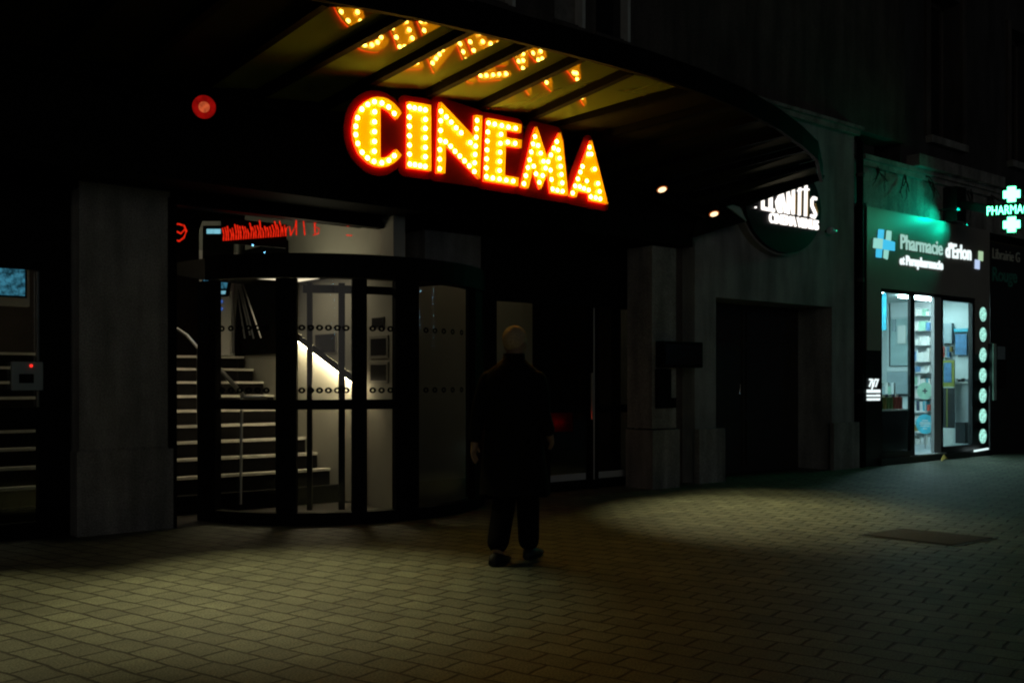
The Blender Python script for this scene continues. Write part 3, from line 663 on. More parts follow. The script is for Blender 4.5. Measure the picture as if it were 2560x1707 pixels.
for pts, wd in (([(350, 765), (352, 765)], .03), ([(550, 520), (550, 790), (860, 850)], .055), ([(770, 440), (770, 830)], .075),
    ([(1080, 330), (940, 610), (960, 760), (1010, 880)], .05), ([(1010, 560), (1060, 900)], .06), ([(1090, 400), (1190, 900)], .06),
    ([(1260, 320), (1265, 930)], .055), ([(1280, 400), (1390, 920)], .03), ([(1405, 250), (1400, 940)], .055),
    ([(1585, 190), (1570, 970)], .05), ([(1640, 270), (1540, 300)], .03), ([(1760, 170), (1745, 990)], .055), ([(1830, 270), (1700, 260)], .03),
    ([(2040, 525), (1970, 500), (1925, 560), (1925, 720), (1990, 860), (2030, 960), (1990, 1045), (1905, 1000)], .05)):
    sstroke(m, pts, wd)
m.build('lettering', 'discW', ds)
m = MB()
for pts, wd in (([(1630, 330), (1625, 960)], .03), ([(1815, 330), (1815, 990)], .05), ([(1480, 400), (1470, 930)], .04), ([(2020, 680), (2085, 900)], .04)): sstroke(m, pts, wd, .02, 8.8)
m.build('letter_shade', 'discO', ds)
a, b, c_ = aY(*Q(740, 1180), 8.79), aY(*Q(2100, 1395), 8.79), aY(*Q(740, 905), 8.79)
m = lettering(MB(), 'CINEMA VENUS', a, b, c_, (0, 1, 0), .03, .018, .95); m.build('second_line', 'discW', ds)
# little camera right of it
c_ = aY(2078, 577, 8.9)
t = thing('wall_camera', 'small pale camera with a green pilot light right of the round sign', 'camera', c_)
MB().loft([[c_ + Vector((o, 0, 0)) + Vector((0, cos(2 * pi * k / 14), sin(2 * pi * k / 14))) * rr for k in range(14)] for o, rr in ((-.06, .03), (-.05, .055), (.02, .055), (.06, .045))]).build('body', 'dome', t)
MB().tube([c_ + Vector((0, 0, 0)), c_ + Vector((0, .1, .0))], .015).build('bracket', 'black', t)
MB().disc(c_ + Vector((.06, 0, 0)), (1, 0, 0), .04, .01, 14).build('lens_hood', 'black', t)
q = aY(2091, 577, 8.88); MB().sphere(q, .012).build('pilot_lamp', 'gled', t)
# dark boxes on the pilaster
a, b = aY(1647, 918, 8.8), aY(1746, 856, 8.8)
t = thing('menu_case', 'black display case projecting from the right hand pilaster', 'display case', ((a.x + b.x) / 2, 8.8, a.z))
B(a.x, b.x, 8.72, 8.858, a.z, b.z).build('case', 'frame', t, bevel=.01); B(a.x + .04, b.x - .04, 8.714, 8.72, a.z + .04, b.z - .04).build('glazing', 'pane', t)
a, b = aY(1641, 1020, 8.83), aY(1672, 922, 8.83)
t = thing('letter_box', 'narrow black letter box under the display case on the pilaster', 'letter box', ((a.x + b.x) / 2, 8.8, a.z))
B(a.x, b.x, 8.78, 8.858, a.z, b.z).build('body', 'frame', t, bevel=.008); B(b.x, b.x + .1, 8.79, 8.858, a.z, a.z + .13).build('foot_plate', 'frame', t)
# added glow and plate imitating a red reflection in the right door
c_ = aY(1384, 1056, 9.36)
t = thing('red_reflection', 'added dim red glow imitating a reflection in the entrance door right of the person', 'lamp', c_)
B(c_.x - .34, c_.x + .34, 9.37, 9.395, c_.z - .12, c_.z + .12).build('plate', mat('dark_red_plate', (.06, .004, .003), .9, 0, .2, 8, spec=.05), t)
MB().sphere(c_ + Vector((-.08, .0, .0)), .008, 8).build('pilot', emis('red_door_glow', (1, .03, .02), .5), t)  # bright core of the added red glow
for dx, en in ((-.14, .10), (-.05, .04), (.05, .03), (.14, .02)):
    l = bpy.data.lights.new('reflection_glow', 'POINT'); l.energy = en; l.color = (1, .05, .02); l.shadow_soft_size = .005
    lo = bpy.data.objects.new('reflection_glow', l); COL.objects.link(lo); lo.parent = t; lo.location = (dx, -.035, 0)

# ------------------------------------------------------------------ manhole, leaf
q = [aZ(x, y, .004) for x, y in ((2160, 1337), (2258, 1322), (2482, 1345), (2381, 1363))]
cc = sum(q, Vector()) / 4
t = thing('manhole_cover', 'dark rectangular manhole cover in the paving near the pharmacy', 'manhole cover', cc)
MB().poly([[p + (p - cc).normalized() * .05 for p in q]], (0, 0, .003)).build('frame', 'iron', t)
MB().poly([q], (0, 0, .008)).build('lid', mat('dark_cover', (.03, .024, .02), .8, 0, .4, 12, .5, 60), t)
c_ = aZ(2360, 1152, .01)
lf = MB(); lp = [(-.06, 0, .0), (-.02, .05, .02), (.05, .03, .05), (.08, 0, .03), (.04, -.05, .04), (-.02, -.04, .06), (0, 0, .12)]
lp = [c_ + Vector(v) for v in lp]; lf.add(lp, [(0, 1, 6), (1, 2, 6), (2, 3, 6), (3, 4, 6), (4, 5, 6), (5, 0, 6)]); lf.add([v + Vector((0, 0, -.004)) for v in lp[:6]], [(0, 1, 2, 3, 4, 5)])
tag(lf.build('fallen_leaf', 'leaf', at=c_), 'curled yellow leaf lying by the pharmacy threshold', 'leaf')

# ================================================================== pharmacy building
PY = 8.98
pb_ = thing('pharmacy_building', 'old dark house with tall windows above the green lit pharmacy', 'building', (18, 9.2, 0))
X0, X1 = 14.95, 19.22
w = MB(); w.box(14.62, 34, 9.1, 9.6, 4.26, 5.02); w.box(14.62, 14.95, 9.25, 9.6, 0, 4.26)
w.build('wall', 'trim', pb_)
MB().box(14.9, 34, 8.98, 9.3, 5.02, 5.1).box(14.9, 34, 9.03, 9.3, 4.93, 5.02).build('cornice', 'trim', pb_)
MB().box(16.4, 19.6, 8.86, 9.3, 5.1, 5.3).build('balcony_slab', 'trim', pb_)
wins = [(17.15, 18.3), (20.3, 21.4), (23.2, 24.3), (26.2, 27.3), (29.2, 30.3)]
w = MB(); xs = 16.2
for a, b in wins: w.box(xs, a, 9.1, 9.6, 5.1, 12); w.box(a, b, 9.1, 9.6, 5.1, 5.75); w.box(a, b, 9.1, 9.6, 8.4, 12); xs = b
w.box(xs, 34, 9.1, 9.6, 5.1, 12); w.build('upper_wall', 'brownb', pb_)
for a, b in wins:
    f = MB().box(a, a + .07, 9.42, 9.5, 5.75, 8.4).box(b - .07, b, 9.42, 9.5, 5.75, 8.4).box(a, b, 9.42, 9.5, 5.75, 5.83).box(a, b, 9.42, 9.5, 8.32, 8.4).box((a + b) / 2 - .04, (a + b) / 2 + .04, 9.42, 9.5, 5.83, 8.32).build('window', 'brown', pb_)
    B(a + .07, b - .07, 9.46, 9.47, 5.83, 8.32).build('pane', 'pane', f); B(a - .1, b + .1, 8.98, 9.12, 5.62, 5.75).build('sill', 'trim', f)
    B(a - .16, a, 9.05, 9.1, 5.75, 8.5).build('surround', 'brown', f); B(b, b + .16, 9.05, 9.1, 5.75, 8.5).build('surround', 'brown', f)
# rainwater pipe at the party line
t = thing('drainpipe', 'black drainpipe at the corner between cinema wall and pharmacy', 'drainpipe', (14.74, 8.98, 0))
MB().tube([(14.74, 8.98, 0), (14.74, 8.98, 5.2), (14.74, 9.06, 5.4)], .055, 12).build('pipe', 'black', t)
for z in (1.2, 3.0, 4.7): MB().tube([(14.74, 8.98, z), (14.74, 8.98, z + .06)], .07, 12).build('bracket', 'iron', t)
MB().box(14.86, 14.95, 9.0, 9.26, 0, 4.3).build('side_return', 'black', pb_)
# shopfront
sf = MB()
zt_ = 2.93
sf.box(X0, 15.38, 9.0, 9.04, 0, 4.22); sf.box(18.63, X1, 9.0, 9.04, 0, 4.22); sf.box(15.38, 18.63, 9.0, 9.04, zt_, 4.22)
sf.build('shopfront', 'shopd', pb_)
pxX = lambda px: aY(px, 955, 9.0).x
m1, m2, m3, m4, m5 = pxX(2276), pxX(2287), pxX(2338), pxX(2358), pxX(2431)
fr = MB(); fr.box(15.38, 15.44, 9.0, 9.06, .12, zt_); fr.box(m1, m2, 9.0, 9.05, .12, zt_); fr.box(m4 - .03, m4, 9.0, 9.05, .12, zt_); fr.box(m5, 18.63, 9.0, 9.08, .12, zt_)
fr.box(15.44, m1, 9.0, 9.08, zt_ - .05, zt_); fr.box(m4, m5, 9.0, 9.08, zt_ - .08, zt_); fr.box(15.3, 19.2, 8.93, 9.12, 0, .10); fr.box(15.38, m1, 9.0, 9.08, .10, .20); fr.box(m4, m5, 9.0, 9.08, .10, .22)
fr = fr.build('shop_frame', 'shopd', pb_)
B(m3, m4 - .03, 9.02, 9.08, .12, zt_).build('door_stile', 'shopl', fr); B(m2, m4 - .03, 9.02, 9.08, zt_ - .04, zt_).build('door_head', 'shopl', fr)
B(m2, m4, 8.94, 9.3, .10, .125).build('threshold', 'shopl', fr)
B(15.44, m1, 9.025, 9.033, .20, zt_ - .05).build('glass_panel', 'shopglass', fr); B(m4, m5, 9.025, 9.033, .22, zt_ - .08).build('glass_panel', 'shopglass', fr)
# fascia sign
fs = thing('pharmacy_sign', 'taupe shop sign lettered Pharmacie d\'Erlon et Parapharmacie', 'shop sign', (17.1, PY, zt_))
MB().box(X0, X1, PY, PY + .018, zt_ + .01, 4.25).box(X0, 15.37, PY, PY + .018, 1.9, zt_ + .01).box(18.66, X1, PY, PY + .018, 1.9, zt_ + .01).build('panel', 'shop', fs)
TYp = PY - .014
def L5(x, y): return (2140 + x * .17857, 440 + y * .17857)
def lt5(body, p0, p1, pt, m_, bold=0., cond=1., base=None):
    a, b, c_ = aY(*L5(*p0), TYp), aY(*L5(*p1), TYp), aY(*L5(*pt), TYp)
    c_ = Vector((a.x, a.y, c_.z)); return lettering(MB(), body, a, b, c_, (0, 1, 0), .014, bold, cond, base).build('lettering', m_, fs)
lt5('Pharmacie', (632, 1015), (1218, 1108), (632, 815), 'sG', .012)
lt5("d'Erlon", (1262, 1130), (1618, 1172), (1262, 925), 'sW', .03)
lt5('et', (622, 1235), (688, 1238), (622, 1130), 'sW', .03)
lt5('Parapharmacie', (708, 1240), (1222, 1308), (708, 1112), 'sW', .04)
def flat5(pts, m_, name='logo_bar'):
    MB().poly([[aY(*L5(x, y), TYp) for x, y in pts]], (0, .014, 0)).build(name, m_, fs)
flat5([(322, 745), (398, 752), (385, 885), (312, 872)], 'sB'); flat5([(440, 762), (500, 775), (490, 910), (425, 895)], 'sM')
flat5([(258, 868), (380, 882), (370, 1022), (248, 1005)], 'sM'); flat5([(380, 884), (548, 925), (545, 1048), (370, 1024)], 'sB')
flat5([(292, 1018), (370, 1028), (360, 1145), (286, 1135)], 'sB'); flat5([(400, 1032), (462, 1042), (445, 1168), (392, 1145)], 'sM')
flat5([(1725, 1050), (1782, 1060), (1780, 1190), (1722, 1178)], 'sY'); flat5([(1675, 1170), (1735, 1180), (1732, 1305), (1672, 1295)], 'sL')
# opening hours lettering on the left jamb
oh = thing('opening_hours', 'small white 7j/7 opening hours lettering on the dark shop jamb', 'lettering', aY(2184, 1004, 8.985))
L7 = lambda x, y: (2140 + x * .07653, 920 + y * .07653)
def t7(body, p0, p1, pt, bold=.03, base=None):
    a, b, c_ = aY(*L7(*p0), 8.985), aY(*L7(*p1), 8.985), aY(*L7(*pt), 8.985); c_ = Vector((a.x + (.02 if body == '7j/7' else 0), a.y, c_.z))
    lettering(MB(), body, a, b, c_, (0, 1, 0), .01, bold, 1., base).build('lettering', 'sW', oh)
t7('7j/7', (425, 600), (735, 610), (425, 340))
t7('LUNDI-SAMEDI', (365, 795), (800, 795), (365, 700), .06); t7('DIMANCHE-FÉRIÉS', (365, 925), (800, 925), (365, 850), .06); t7('GARDE DE NUIT', (365, 1055), (800, 1050), (365, 980), .06)
# seven backlit pictograms
for k in range(7):
    c_ = aY(2457, 785.7 + k * 50.7, 8.985)
    lab = ['topmost', 'second from the top', 'third from the top', 'middle', 'third from the bottom', 'second from the bottom', 'lowest'][k]
    tt = thing('pictogram_light', lab + ' glowing mint disc in the column right of the pharmacy door', 'light', c_, 'glowing discs beside the pharmacy window')
    MB().disc(c_ + Vector((0, .014, 0)), (0, -1, 0), .15, .012, 32).build('bezel', 'shopd', tt); MB().disc(c_ + Vector((0, .002, 0)), (0, -1, 0), .135, .008, 32).build('face', 'pict', tt)
a, b = aY(2436, 1127, 8.9), aY(2470, 1121, 8.9)
tag(MB().bar(a, b, .03, .03).build('floor_light', emis('floor_led', (.75, 1, 1), 1.1), at=a), 'short white light bar at the foot of the pharmacy jamb', 'light')

# interior of the shop -----------------------------------------------------
RX = 19.85
sh = MB(); sh.box(RX + .05, RX + .15, 9.15, 13.6, .1, 3.05); sh.box(15.1, RX + .15, 13.5, 13.6, .1, 3.05); sh.box(15.05, 15.15, 9.2, 13.6, .1, 3.05)
struct(sh.build('shop_wall', 'shopwall')); struct(B(15.1, RX + .1, 9.12, 13.6, .02, .1).build('shop_floor', 'cabg')); struct(B(15.1, RX + .1, 9.2, 13.6, 3.05, 3.12).build('shop_ceiling', 'shopwall'))
for k, (x, y0, y1) in enumerate(((18.7, 10.0, 10.16), (16.2, 9.7, 9.86), (16.6, 11.4, 11.6))):
    tag(B(x - .7, x + .7, y0, y1, 3.0, 3.035).build('ceiling_light', 'cool', at=(x, y0, 3.0)), ['cool light bar on the pharmacy ceiling behind the open doorway', 'cool light bar on the pharmacy ceiling just behind the window', 'cool light bar at the back of the pharmacy ceiling'][k], 'ceiling light', 'light bars on the pharmacy ceiling')
L4 = lambda x, y: (2200 + x * .306, 700 + y * .306)
def rect(x0, y0, x1, y1, X, th, name, m_, parent=None, bevel=0.):
    a, b = aX(*L4(x0, y1), X), aX(*L4(x1, y0), X); ya, yb = sorted((a.y, b.y)); za, zb = sorted((a.z, b.z))
    return B(X - th, X, ya, yb, za, zb).build(name, m_, parent, at=None if parent else (X, (ya + yb) / 2, za), bevel=bevel)
def item(x0, y0, x1, y1, X, th, name, m_, label, cat, group=None, bevel=.004): return tag(rect(x0, y0, x1, y1, X, th, name, m_, None, bevel), label, cat, group)
cl = aX(*L4(165, 1075), RX - .02)
cb = thing('glazed_cabinet', 'tall white glazed cabinet behind the left pharmacy window', 'cabinet', cl)
rect(70, 105, 262, 745, RX - .02, .06, 'carcass', 'cab', cb); rect(82, 310, 240, 700, RX - .085, .004, 'glass_door', 'shopglass', cb); rect(78, 300, 250, 312, RX - .08, .02, 'cross_rail', 'cabg', cb); rect(78, 120, 84, 705, RX - .08, .02, 'frame', 'shopd', cb); rect(80, 698, 246, 706, RX - .08, .02, 'frame', 'shopd', cb)
rect(105, 320, 130, 420, RX - .08, .03, 'hinge_panel', 'cabg', cb)
rect(150, 370, 215, 520, RX - .08, .03, 'inner_shelf', 'white', cb)
lc = thing('drawer_unit', 'grey drawer unit standing under the glazed cabinet', 'drawers', aX(*L4(160, 1075), RX - .1))
rect(70, 748, 258, 935, RX - .1, .08, 'drawer_front', 'cabg', lc); rect(78, 930, 245, 944, RX - .1, .1, 'shelf_edge', 'shopd', lc); rect(88, 948, 240, 1078, RX - .1, .05, 'drawer_front', 'cab', lc)
item(3, 85, 56, 412, 17.2, .02, 'hanging_banner', 'cyan', 'cyan banner hanging at the left edge of the pharmacy window', 'banner')
# spot on the cabinet head
sp = aX(*L4(165, 118), RX - .3)
tt = thing('cabinet_lamp', 'small lamp lighting the head of the glazed pharmacy cabinet', 'lamp', sp)
MB().disc(sp, (0, 0, -1), .035, .05, 16).build('housing', 'white', tt); MB().disc(sp - Vector((0, 0, .05)), (0, 0, -1), .028, .004, 16).build('lens', 'cool', tt)
l = bpy.data.lights.new('cabinet_beam', 'SPOT'); l.energy = 16; l.spot_size = radians(62); l.spot_blend = .4; l.color = (.85, 1, 1); l.shadow_soft_size = .02
lo = bpy.data.objects.new('cabinet_beam', l); COL.objects.link(lo); lo.parent = tt; lo.location = (0, 0, -.07); lo.rotation_euler = Vector((.35, 0, -1)).to_track_quat('-Z', 'Y').to_euler()
# shelf unit in the doorway
su = thing('product_shelf', 'white shelf unit full of medicine boxes behind the open doorway', 'shelf', aX(*L4(370, 1400), RX))
rect(280, 170, 470, 1400, RX, .02, 'back_panel', 'cab', su)
rows = [305, 425, 540, 672, 760, 865, 962, 1075, 1135, 1240, 1380]
for y in rows: rect(282, y - 8, 440, y, RX - .02, .28, 'shelf_board', 'cab', su)
prev = [230, 335, 445, 555, 690, 775, 875, 985, 1090, 1150, 1255]
rr_ = random.Random(11); mats_ = ['paper', 'white', 'cab', 'mint', 'blue', 'paper', 'white', 'navy', 'cabg', 'cyan', 'red', 'amberb']
nb = 0
for ri, (y0, y1) in enumerate(zip(prev, rows)):
    x = 290
    while x < 425:
        wdt = rr_.choice((18, 26, 34, 42, 55)); x2 = min(x + wdt, 436); hh = (y1 - 8 - y0) * rr_.uniform(.55, 1.)
        mm = rr_.choice(mats_[:7] if ri < 5 else mats_); mname = {'paper': 'pale', 'white': 'white', 'cab': 'pale grey', 'mint': 'mint green', 'blue': 'blue', 'navy': 'navy', 'cabg': 'grey', 'cyan': 'cyan', 'red': 'red', 'amberb': 'amber'}[mm]
        item(x, y1 - 8 - hh, x2 - 3, y1 - 8.5, RX - .06 - rr_.random() * .05, .14, 'medicine_box', mm, mname + ' medicine box on shelf ' + ['one', 'two', 'three', 'four', 'five', 'six', 'seven', 'eight', 'nine', 'ten', 'eleven'][ri] + ' from the top, doorway of the pharmacy', 'box', 'boxes on the pharmacy shelves', .002); x = x2; nb += 1
# stickers on the sliding door edge (round)
for (x, y, r_, mm, lab) in ((370, 905, .165, 'mint', 'round pale green sticker with a cross in the pharmacy doorway'), (370, 1175, .19, 'cyan', 'round blue sticker low in the pharmacy doorway')):
    c_ = aX(*L4(x, y), 18.6); tt = thing('round_sticker', lab, 'sticker', c_, 'round stickers in the doorway')
    MB().disc(c_, (-1, 0, 0), r_, .01, 32).build('disc', mm, tt)
    if mm == 'mint': MB().box(c_.x - .014, c_.x - .01, c_.y - .05, c_.y + .05, c_.z - .015, c_.z + .015).box(c_.x - .0135, c_.x - .01, c_.y - .015, c_.y + .015, c_.z - .05, c_.z + .05).build('cross', 'shopd', tt)
    else:
        mb_ = MB()
        for dz, hw in ((.07, .06), (.03, .1), (-.0, .11), (-.04, .09), (-.09, .04)): mb_.box(c_.x - .014, c_.x - .01, c_.y - hw, c_.y + hw, c_.z + dz - .008, c_.z + dz + .008)
        mb_.build('printed_lines', 'paper', tt)
    MB().tube([c_ + Vector((.005, 0, -r_)), Vector((c_.x + .005, c_.y, .1))], .012).build('stand', 'shopl', tt)
# goods in the left window
wd_ = thing('window_counter', 'dark low counter carrying bottles in the left pharmacy window', 'counter', (16.3, 9.3, .1))
a = aY(*L4(5, 1215), 9.35); b = aY(*L4(262, 1200), 9.35)
B(15.42, 16.66, 9.2, 9.6, .1, 1.0 - .12).build('body', 'shopd', wd_); B(15.42, 16.66, 9.18, 9.62, .88, .91).build('top', 'white', wd_)
for k in range(9):
    x = 15.75 + k * .105; mm = ('greenb', 'amberb', 'greenb', 'amberb', 'greenb', 'greenb', 'red', 'red', 'red')[k]
    tt = thing('product_bottle', ('green', 'amber', 'green', 'amber', 'green', 'green', 'red', 'red', 'red')[k] + ' bottle, number %s from the left on the window counter' % ['one', 'two', 'three', 'four', 'five', 'six', 'seven', 'eight', 'nine'][k], 'bottle', (x, 9.34, .91), 'bottles on the window counter')
    B(x - .042, x + .042, 9.3, 9.38, .91, 1.12).build('body', mm, tt, bevel=.008); MB().tube([(x, 9.34, 1.12), (x, 9.34, 1.17)], .03, 10).build('cap', 'white' if k % 2 else 'navy', tt)
bk = aX(*L4(60, 985), 17.3)
tt = thing('wire_basket', 'basket of shiny white packs left of the window counter', 'basket', bk)
rect(5, 930, 130, 985, 17.3, .1, 'basket', 'cabg', tt)
for k in range(5): rect(8 + k * 24, 838 + (k % 2) * 30, 30 + k * 24, 930, 17.28, .06, 'pack', ('white', 'cabg', 'white', 'mint', 'cab')[k], tt)
# right bay
item(505, 355, 605, 520, RX, .1, 'wall_cupboard', 'cabg', 'grey wall cupboard behind the right pharmacy window', 'cupboard')
item(620, 440, 712, 612, RX, .03, 'blue_poster', 'blue', 'blue printed poster behind the right pharmacy window', 'poster'); item(612, 395, 730, 425, RX, .06, 'blue_header', 'cyan', 'cyan header card above the blue poster', 'card')
tt = thing('olive_display', 'olive framed display stand with a blue panel behind the right window', 'display stand', aX(*L4(555, 870), 19.3)); rect(503, 655, 612, 872, 19.3, .03, 'frame', 'lime', tt); rect(522, 675, 585, 835, 19.27, .01, 'panel', 'blue', tt); rect(503, 880, 612, 1205, 19.3, .03, 'base', 'shopd', tt); rect(545, 885, 552, 1200, 19.27, .01, 'joint', 'lime', tt)
tt = thing('sales_counter', 'white sales counter with small items behind the right window', 'counter', aX(*L4(680, 1180), RX - .2)); rect(612, 845, 745, 1180, RX - .2, .1, 'front', 'cab', tt); rect(605, 832, 750, 845, RX - .2, .16, 'top', 'white', tt)
for k, (x0, x1) in enumerate(((615, 640), (648, 668), (674, 702), (708, 722))): item(x0, 802 + k % 2 * 8, x1, 831, RX - .26, .06, 'counter_item', ('white', 'shopd', 'shopd', 'cabg')[k], ['white item at the left of the sales counter', 'black item second from left on the sales counter', 'black item third from left on the sales counter', 'grey item at the right of the sales counter'][k], 'item', 'small things on the sales counter')
item(502, 1212, 602, 1372, 19.2, .02, 'notice_sheet', 'paper', 'pale notice sheet low behind the right pharmacy window', 'notice'); item(638, 1160, 722, 1330, RX - .5, .12, 'waste_bin', 'shopd', 'black waste bin under the sales counter', 'bin', None, .01)
for k in range(9):
    x0 = 508 + (k % 5) * 19; item(x0, 545 + (k // 5) * 45, x0 + 15, 585 + (k // 5) * 45, RX - .02, .08, 'shelf_pack', ('navy', 'red', 'cabg', 'blue', 'amberb')[k % 5], ('navy', 'red', 'grey', 'blue', 'amber')[k % 5] + (' pack in the upper row' if k < 5 else ' pack in the lower row') + ' below the grey wall cupboard', 'pack', 'packs below the wall cupboard', .002)

# green cross sign ---------------------------------------------------------
cc = aD(2529, 524, 17.0); u = Vector((.45, -.893, 0)); nn = Vector((-u.y, u.x, 0)) * -1.
if nn.dot(Vector((SA, CA, 0))) > 0: nn = -nn
nn = nn.normalized()
cs = thing('pharmacy_cross_sign', 'green LED sign reading PHARMACIE between two glowing crosses', 'sign', cc)
px2m = 17.0 / FPX
def cross(c_, s, aw):
    P = lambda x, z: c_ + u * x + Vector((0, 0, z))
    return [P(-aw, s), P(aw, s), P(aw, aw), P(s, aw), P(s, -aw), P(aw, -aw), P(aw, -s), P(-aw, -s), P(-aw, -aw), P(-s, -aw), P(-s, aw), P(-aw, aw)]
for py in (486, 561.5):
    c_ = cc + Vector((0, 0, (524 - py) * px2m))
    h = MB().poly([cross(c_, .165, .092)], -nn * .12).build('housing', 'sign', cs)
    MB().poly([cross(c_ + nn * .002, .128, .064)], nn * .012).build('led_cross', 'green', h)
hb = MB(); P = lambda x, z, o=0: cc + u * x + Vector((0, 0, z)) + nn * o
hb.poly([[P(-.40, -.105), P(.40, -.105), P(.40, .105), P(-.40, .105)]], -nn * .12); hb = hb.build('text_housing', 'sign', cs)
lettering(MB(), 'PHARMACIE', P(-.375, -.072, .002), P(.375, -.072, .002), P(-.375, .075, .002), nn, .01, .0).build('led_text', 'green', hb)
wm = aY(2385, 512, 8.98); B(wm.x - .17, wm.x + .17, 8.84, 9.1, wm.z - .32, wm.z + .3).build('wall_box', 'sign', cs)
MB().bar(wm + Vector((0, -.1, 0)), P(-.2, 0, -.06), .08, .14).build('arm', 'sign', cs)
# added green lamps for the wash on panel and wall, source unseen
gl = aY(2398, 556, 8.8); gl = Vector((wm.x - .32, 8.74, 4.42))
t = thing('added_green_lamp', 'small added green wash lamp over the top edge of the pharmacy sign', 'lamp', gl)
MB().box(gl.x - .1, gl.x + .1, gl.y - .03, gl.y + .03, gl.z, gl.z + .05).box(gl.x + .26, gl.x + .40, gl.y - .02, gl.y + .04, gl.z - .23, gl.z - .20).box(gl.x - .01, gl.x + .01, gl.y, 9.1, gl.z + .05, gl.z + .07).build('housing', 'sign', t)
l = bpy.data.lights.new('green_beam', 'SPOT'); l.energy = 30; l.spot_size = radians(130); l.spot_blend = .9; l.color = (.0, 1, .62); l.shadow_soft_size = .06
lo = bpy.data.objects.new('green_beam', l); COL.objects.link(lo); lo.parent = t; lo.location = (0, -.1, -.03); lo.rotation_euler = Vector((-.8, .55, -.22)).to_track_quat('-Z', 'Y').to_euler()
l = bpy.data.lights.new('green_beam', 'SPOT'); l.energy = 3.6; l.spot_size = radians(100); l.spot_blend = .6; l.color = (.0, 1, .66); l.shadow_soft_size = .04
lo = bpy.data.objects.new('green_beam', l); COL.objects.link(lo); lo.parent = t; lo.location = (.30, -.03, -.24); lo.rotation_euler = Vector((-.85, .3, -.2)).to_track_quat('-Z', 'Y').to_euler()

# bookshop to the right -----------------------------------------------------
bs = thing('bookshop_sign', 'charcoal shop front lettered Librairie in cream above Rouge in green', 'shop sign', (21, 9.0, 0))
MB().box(19.28, 27, 9.0, 9.1, 0, 4.05).build('panel', 'libP', bs)
def L3x(x, y): return (2460 + x * .07651, 600 + y * .07651)
def t3(body, p0, p1, pt, mm, bold=0., base=None):
    a, b, c_ = aY(*L3x(*p0), 8.985), aY(*L3x(*p1), 8.985), aY(*L3x(*pt), 8.985); c_ = Vector((a.x, a.y, c_.z)); lettering(MB(), body, a, b, c_, (0, 1, 0), .014, bold, 1., base).build('lettering', mm, bs)
t3('Librairie G', (295, 595), (1180, 735), (295, 262), 'libW', .0); t3('Rouge', (280, 1320), (1090, 1400), (280, 870), 'libG', .02)
a, b = aY(2481, 1000, 8.9), aY(2516, 860, 8.9)
t = thing('notice_case', 'narrow wall case with a pale edge beside the bookshop door', 'display case', ((a.x + b.x) / 2, 8.9, a.z))
B(a.x, b.x, 8.9, 9.0, a.z + .25, b.z).build('case', 'shopd', t); B(a.x, a.x + .12, 8.88, 8.9, a.z, b.z).build('edge', 'teal', t); B(a.x + .2, b.x - .06, 8.893, 8.9, b.z - .3, b.z - .05).build('print', 'cabg', t)
# dry creeper on the ledge
for k in range(7):
    x = 15.2 + k * .8 + random.random() * .4; z = 5.0 - random.random() * .1; m = MB()
    for j in range(5):
        p = Vector((x, 9.05, z)); pts = [p]
        for s_ in range(5): p = p + Vector((random.uniform(-.12, .12), random.uniform(-.03, .0), random.uniform(-.16, .03))); p.y = min(p.y, 9.08); pts.append(p)
        m.tube(pts, [.014, .012, .01, .008, .006, .004], 5)
    tag(m.build('creeper', 'twig', at=(x, 9.05, z)), 'dry creeper twigs hanging under the cornice above the pharmacy, ' + ['leftmost tuft', 'second tuft from the left', 'third tuft from the left', 'middle tuft', 'third tuft from the right', 'second tuft from the right', 'rightmost tuft'][k], 'plant', 'dry creeper tufts on the cornice')

# strings of small lights on the far side of the street, caught in the door glass
for k, (x, y) in enumerate(((-3.0, -7.0), (13.0, -8.0), (20.0, -8.0), (26.5, -8.0))):
    m = MB(); rl = random.Random(k + 40)
    for q_ in range(26): m.sphere((x + rl.uniform(-.45, .45), y + rl.uniform(-.3, .3), 2.6 + q_ * .11 + rl.uniform(-.1, .1)), rl.uniform(.018, .034), 6)
    st_ = thing('string_lights', 'string of small bluish lights across the street mirrored in the glass, ' + ['far left one', 'second from the left', 'second from the right', 'far right one'][k], 'string lights', (x, y, 0), 'strings of small lights across the street')
    m.build('bulbs', emis('blue_bulbs', (.22, .62, 1.), 40., .6, 3), st_); MB().tube([(x, y, 0), (x, y, 5.6)], .05, 8).build('pole', 'black', st_)

# ================================================================== the walking person
pc = Vector((4.95, 5.97, 0)); fa = radians(62); FW = Vector((sin(fa), cos(fa), 0)); RT = Vector((cos(fa), -sin(fa), 0))
pe = thing('person', 'person in a long dark coat seen from behind walking past the cinema doors', 'person', pc)
def skin(name, verts, edges, rad, m_, sub=2, root=0):
    me = bpy.data.meshes.new(name); me.from_pydata([tuple(RT * v[0] + FW * v[1] + Vector((0, 0, v[2]))) for v in verts], edges, [])
    ob = bpy.data.objects.new(name, me); COL.objects.link(ob); ob.parent = pe
    ob.modifiers.new('Skin', 'SKIN')
    for i, s_ in enumerate(me.skin_vertices[0].data):
        r = rad[i]; s_.radius = r if isinstance(r, tuple) else (r, r); s_.use_root = (i == root)
    ob.modifiers['Skin'].use_smooth_shade = True
    md = ob.modifiers.new('Sub', 'SUBSURF'); md.levels = sub; md.render_levels = sub
    me.materials.append(M[m_]); return ob
V, E_, R_ = [], [], []
def chain(start, pts, rads):
    prev = start
    for p, r in zip(pts, rads):
        V.append(p); R_.append(r); i = len(V) - 1
        if prev is not None: E_.append((prev, i))
        prev = i
    return prev
pel = chain(None, [(0, 0, .95)], [.11])
ch = chain(pel, [(0, 0, 1.15), (0, .01, 1.38)], [.10, .10]); nk = chain(ch, [(0, .02, 1.53)], [.062])
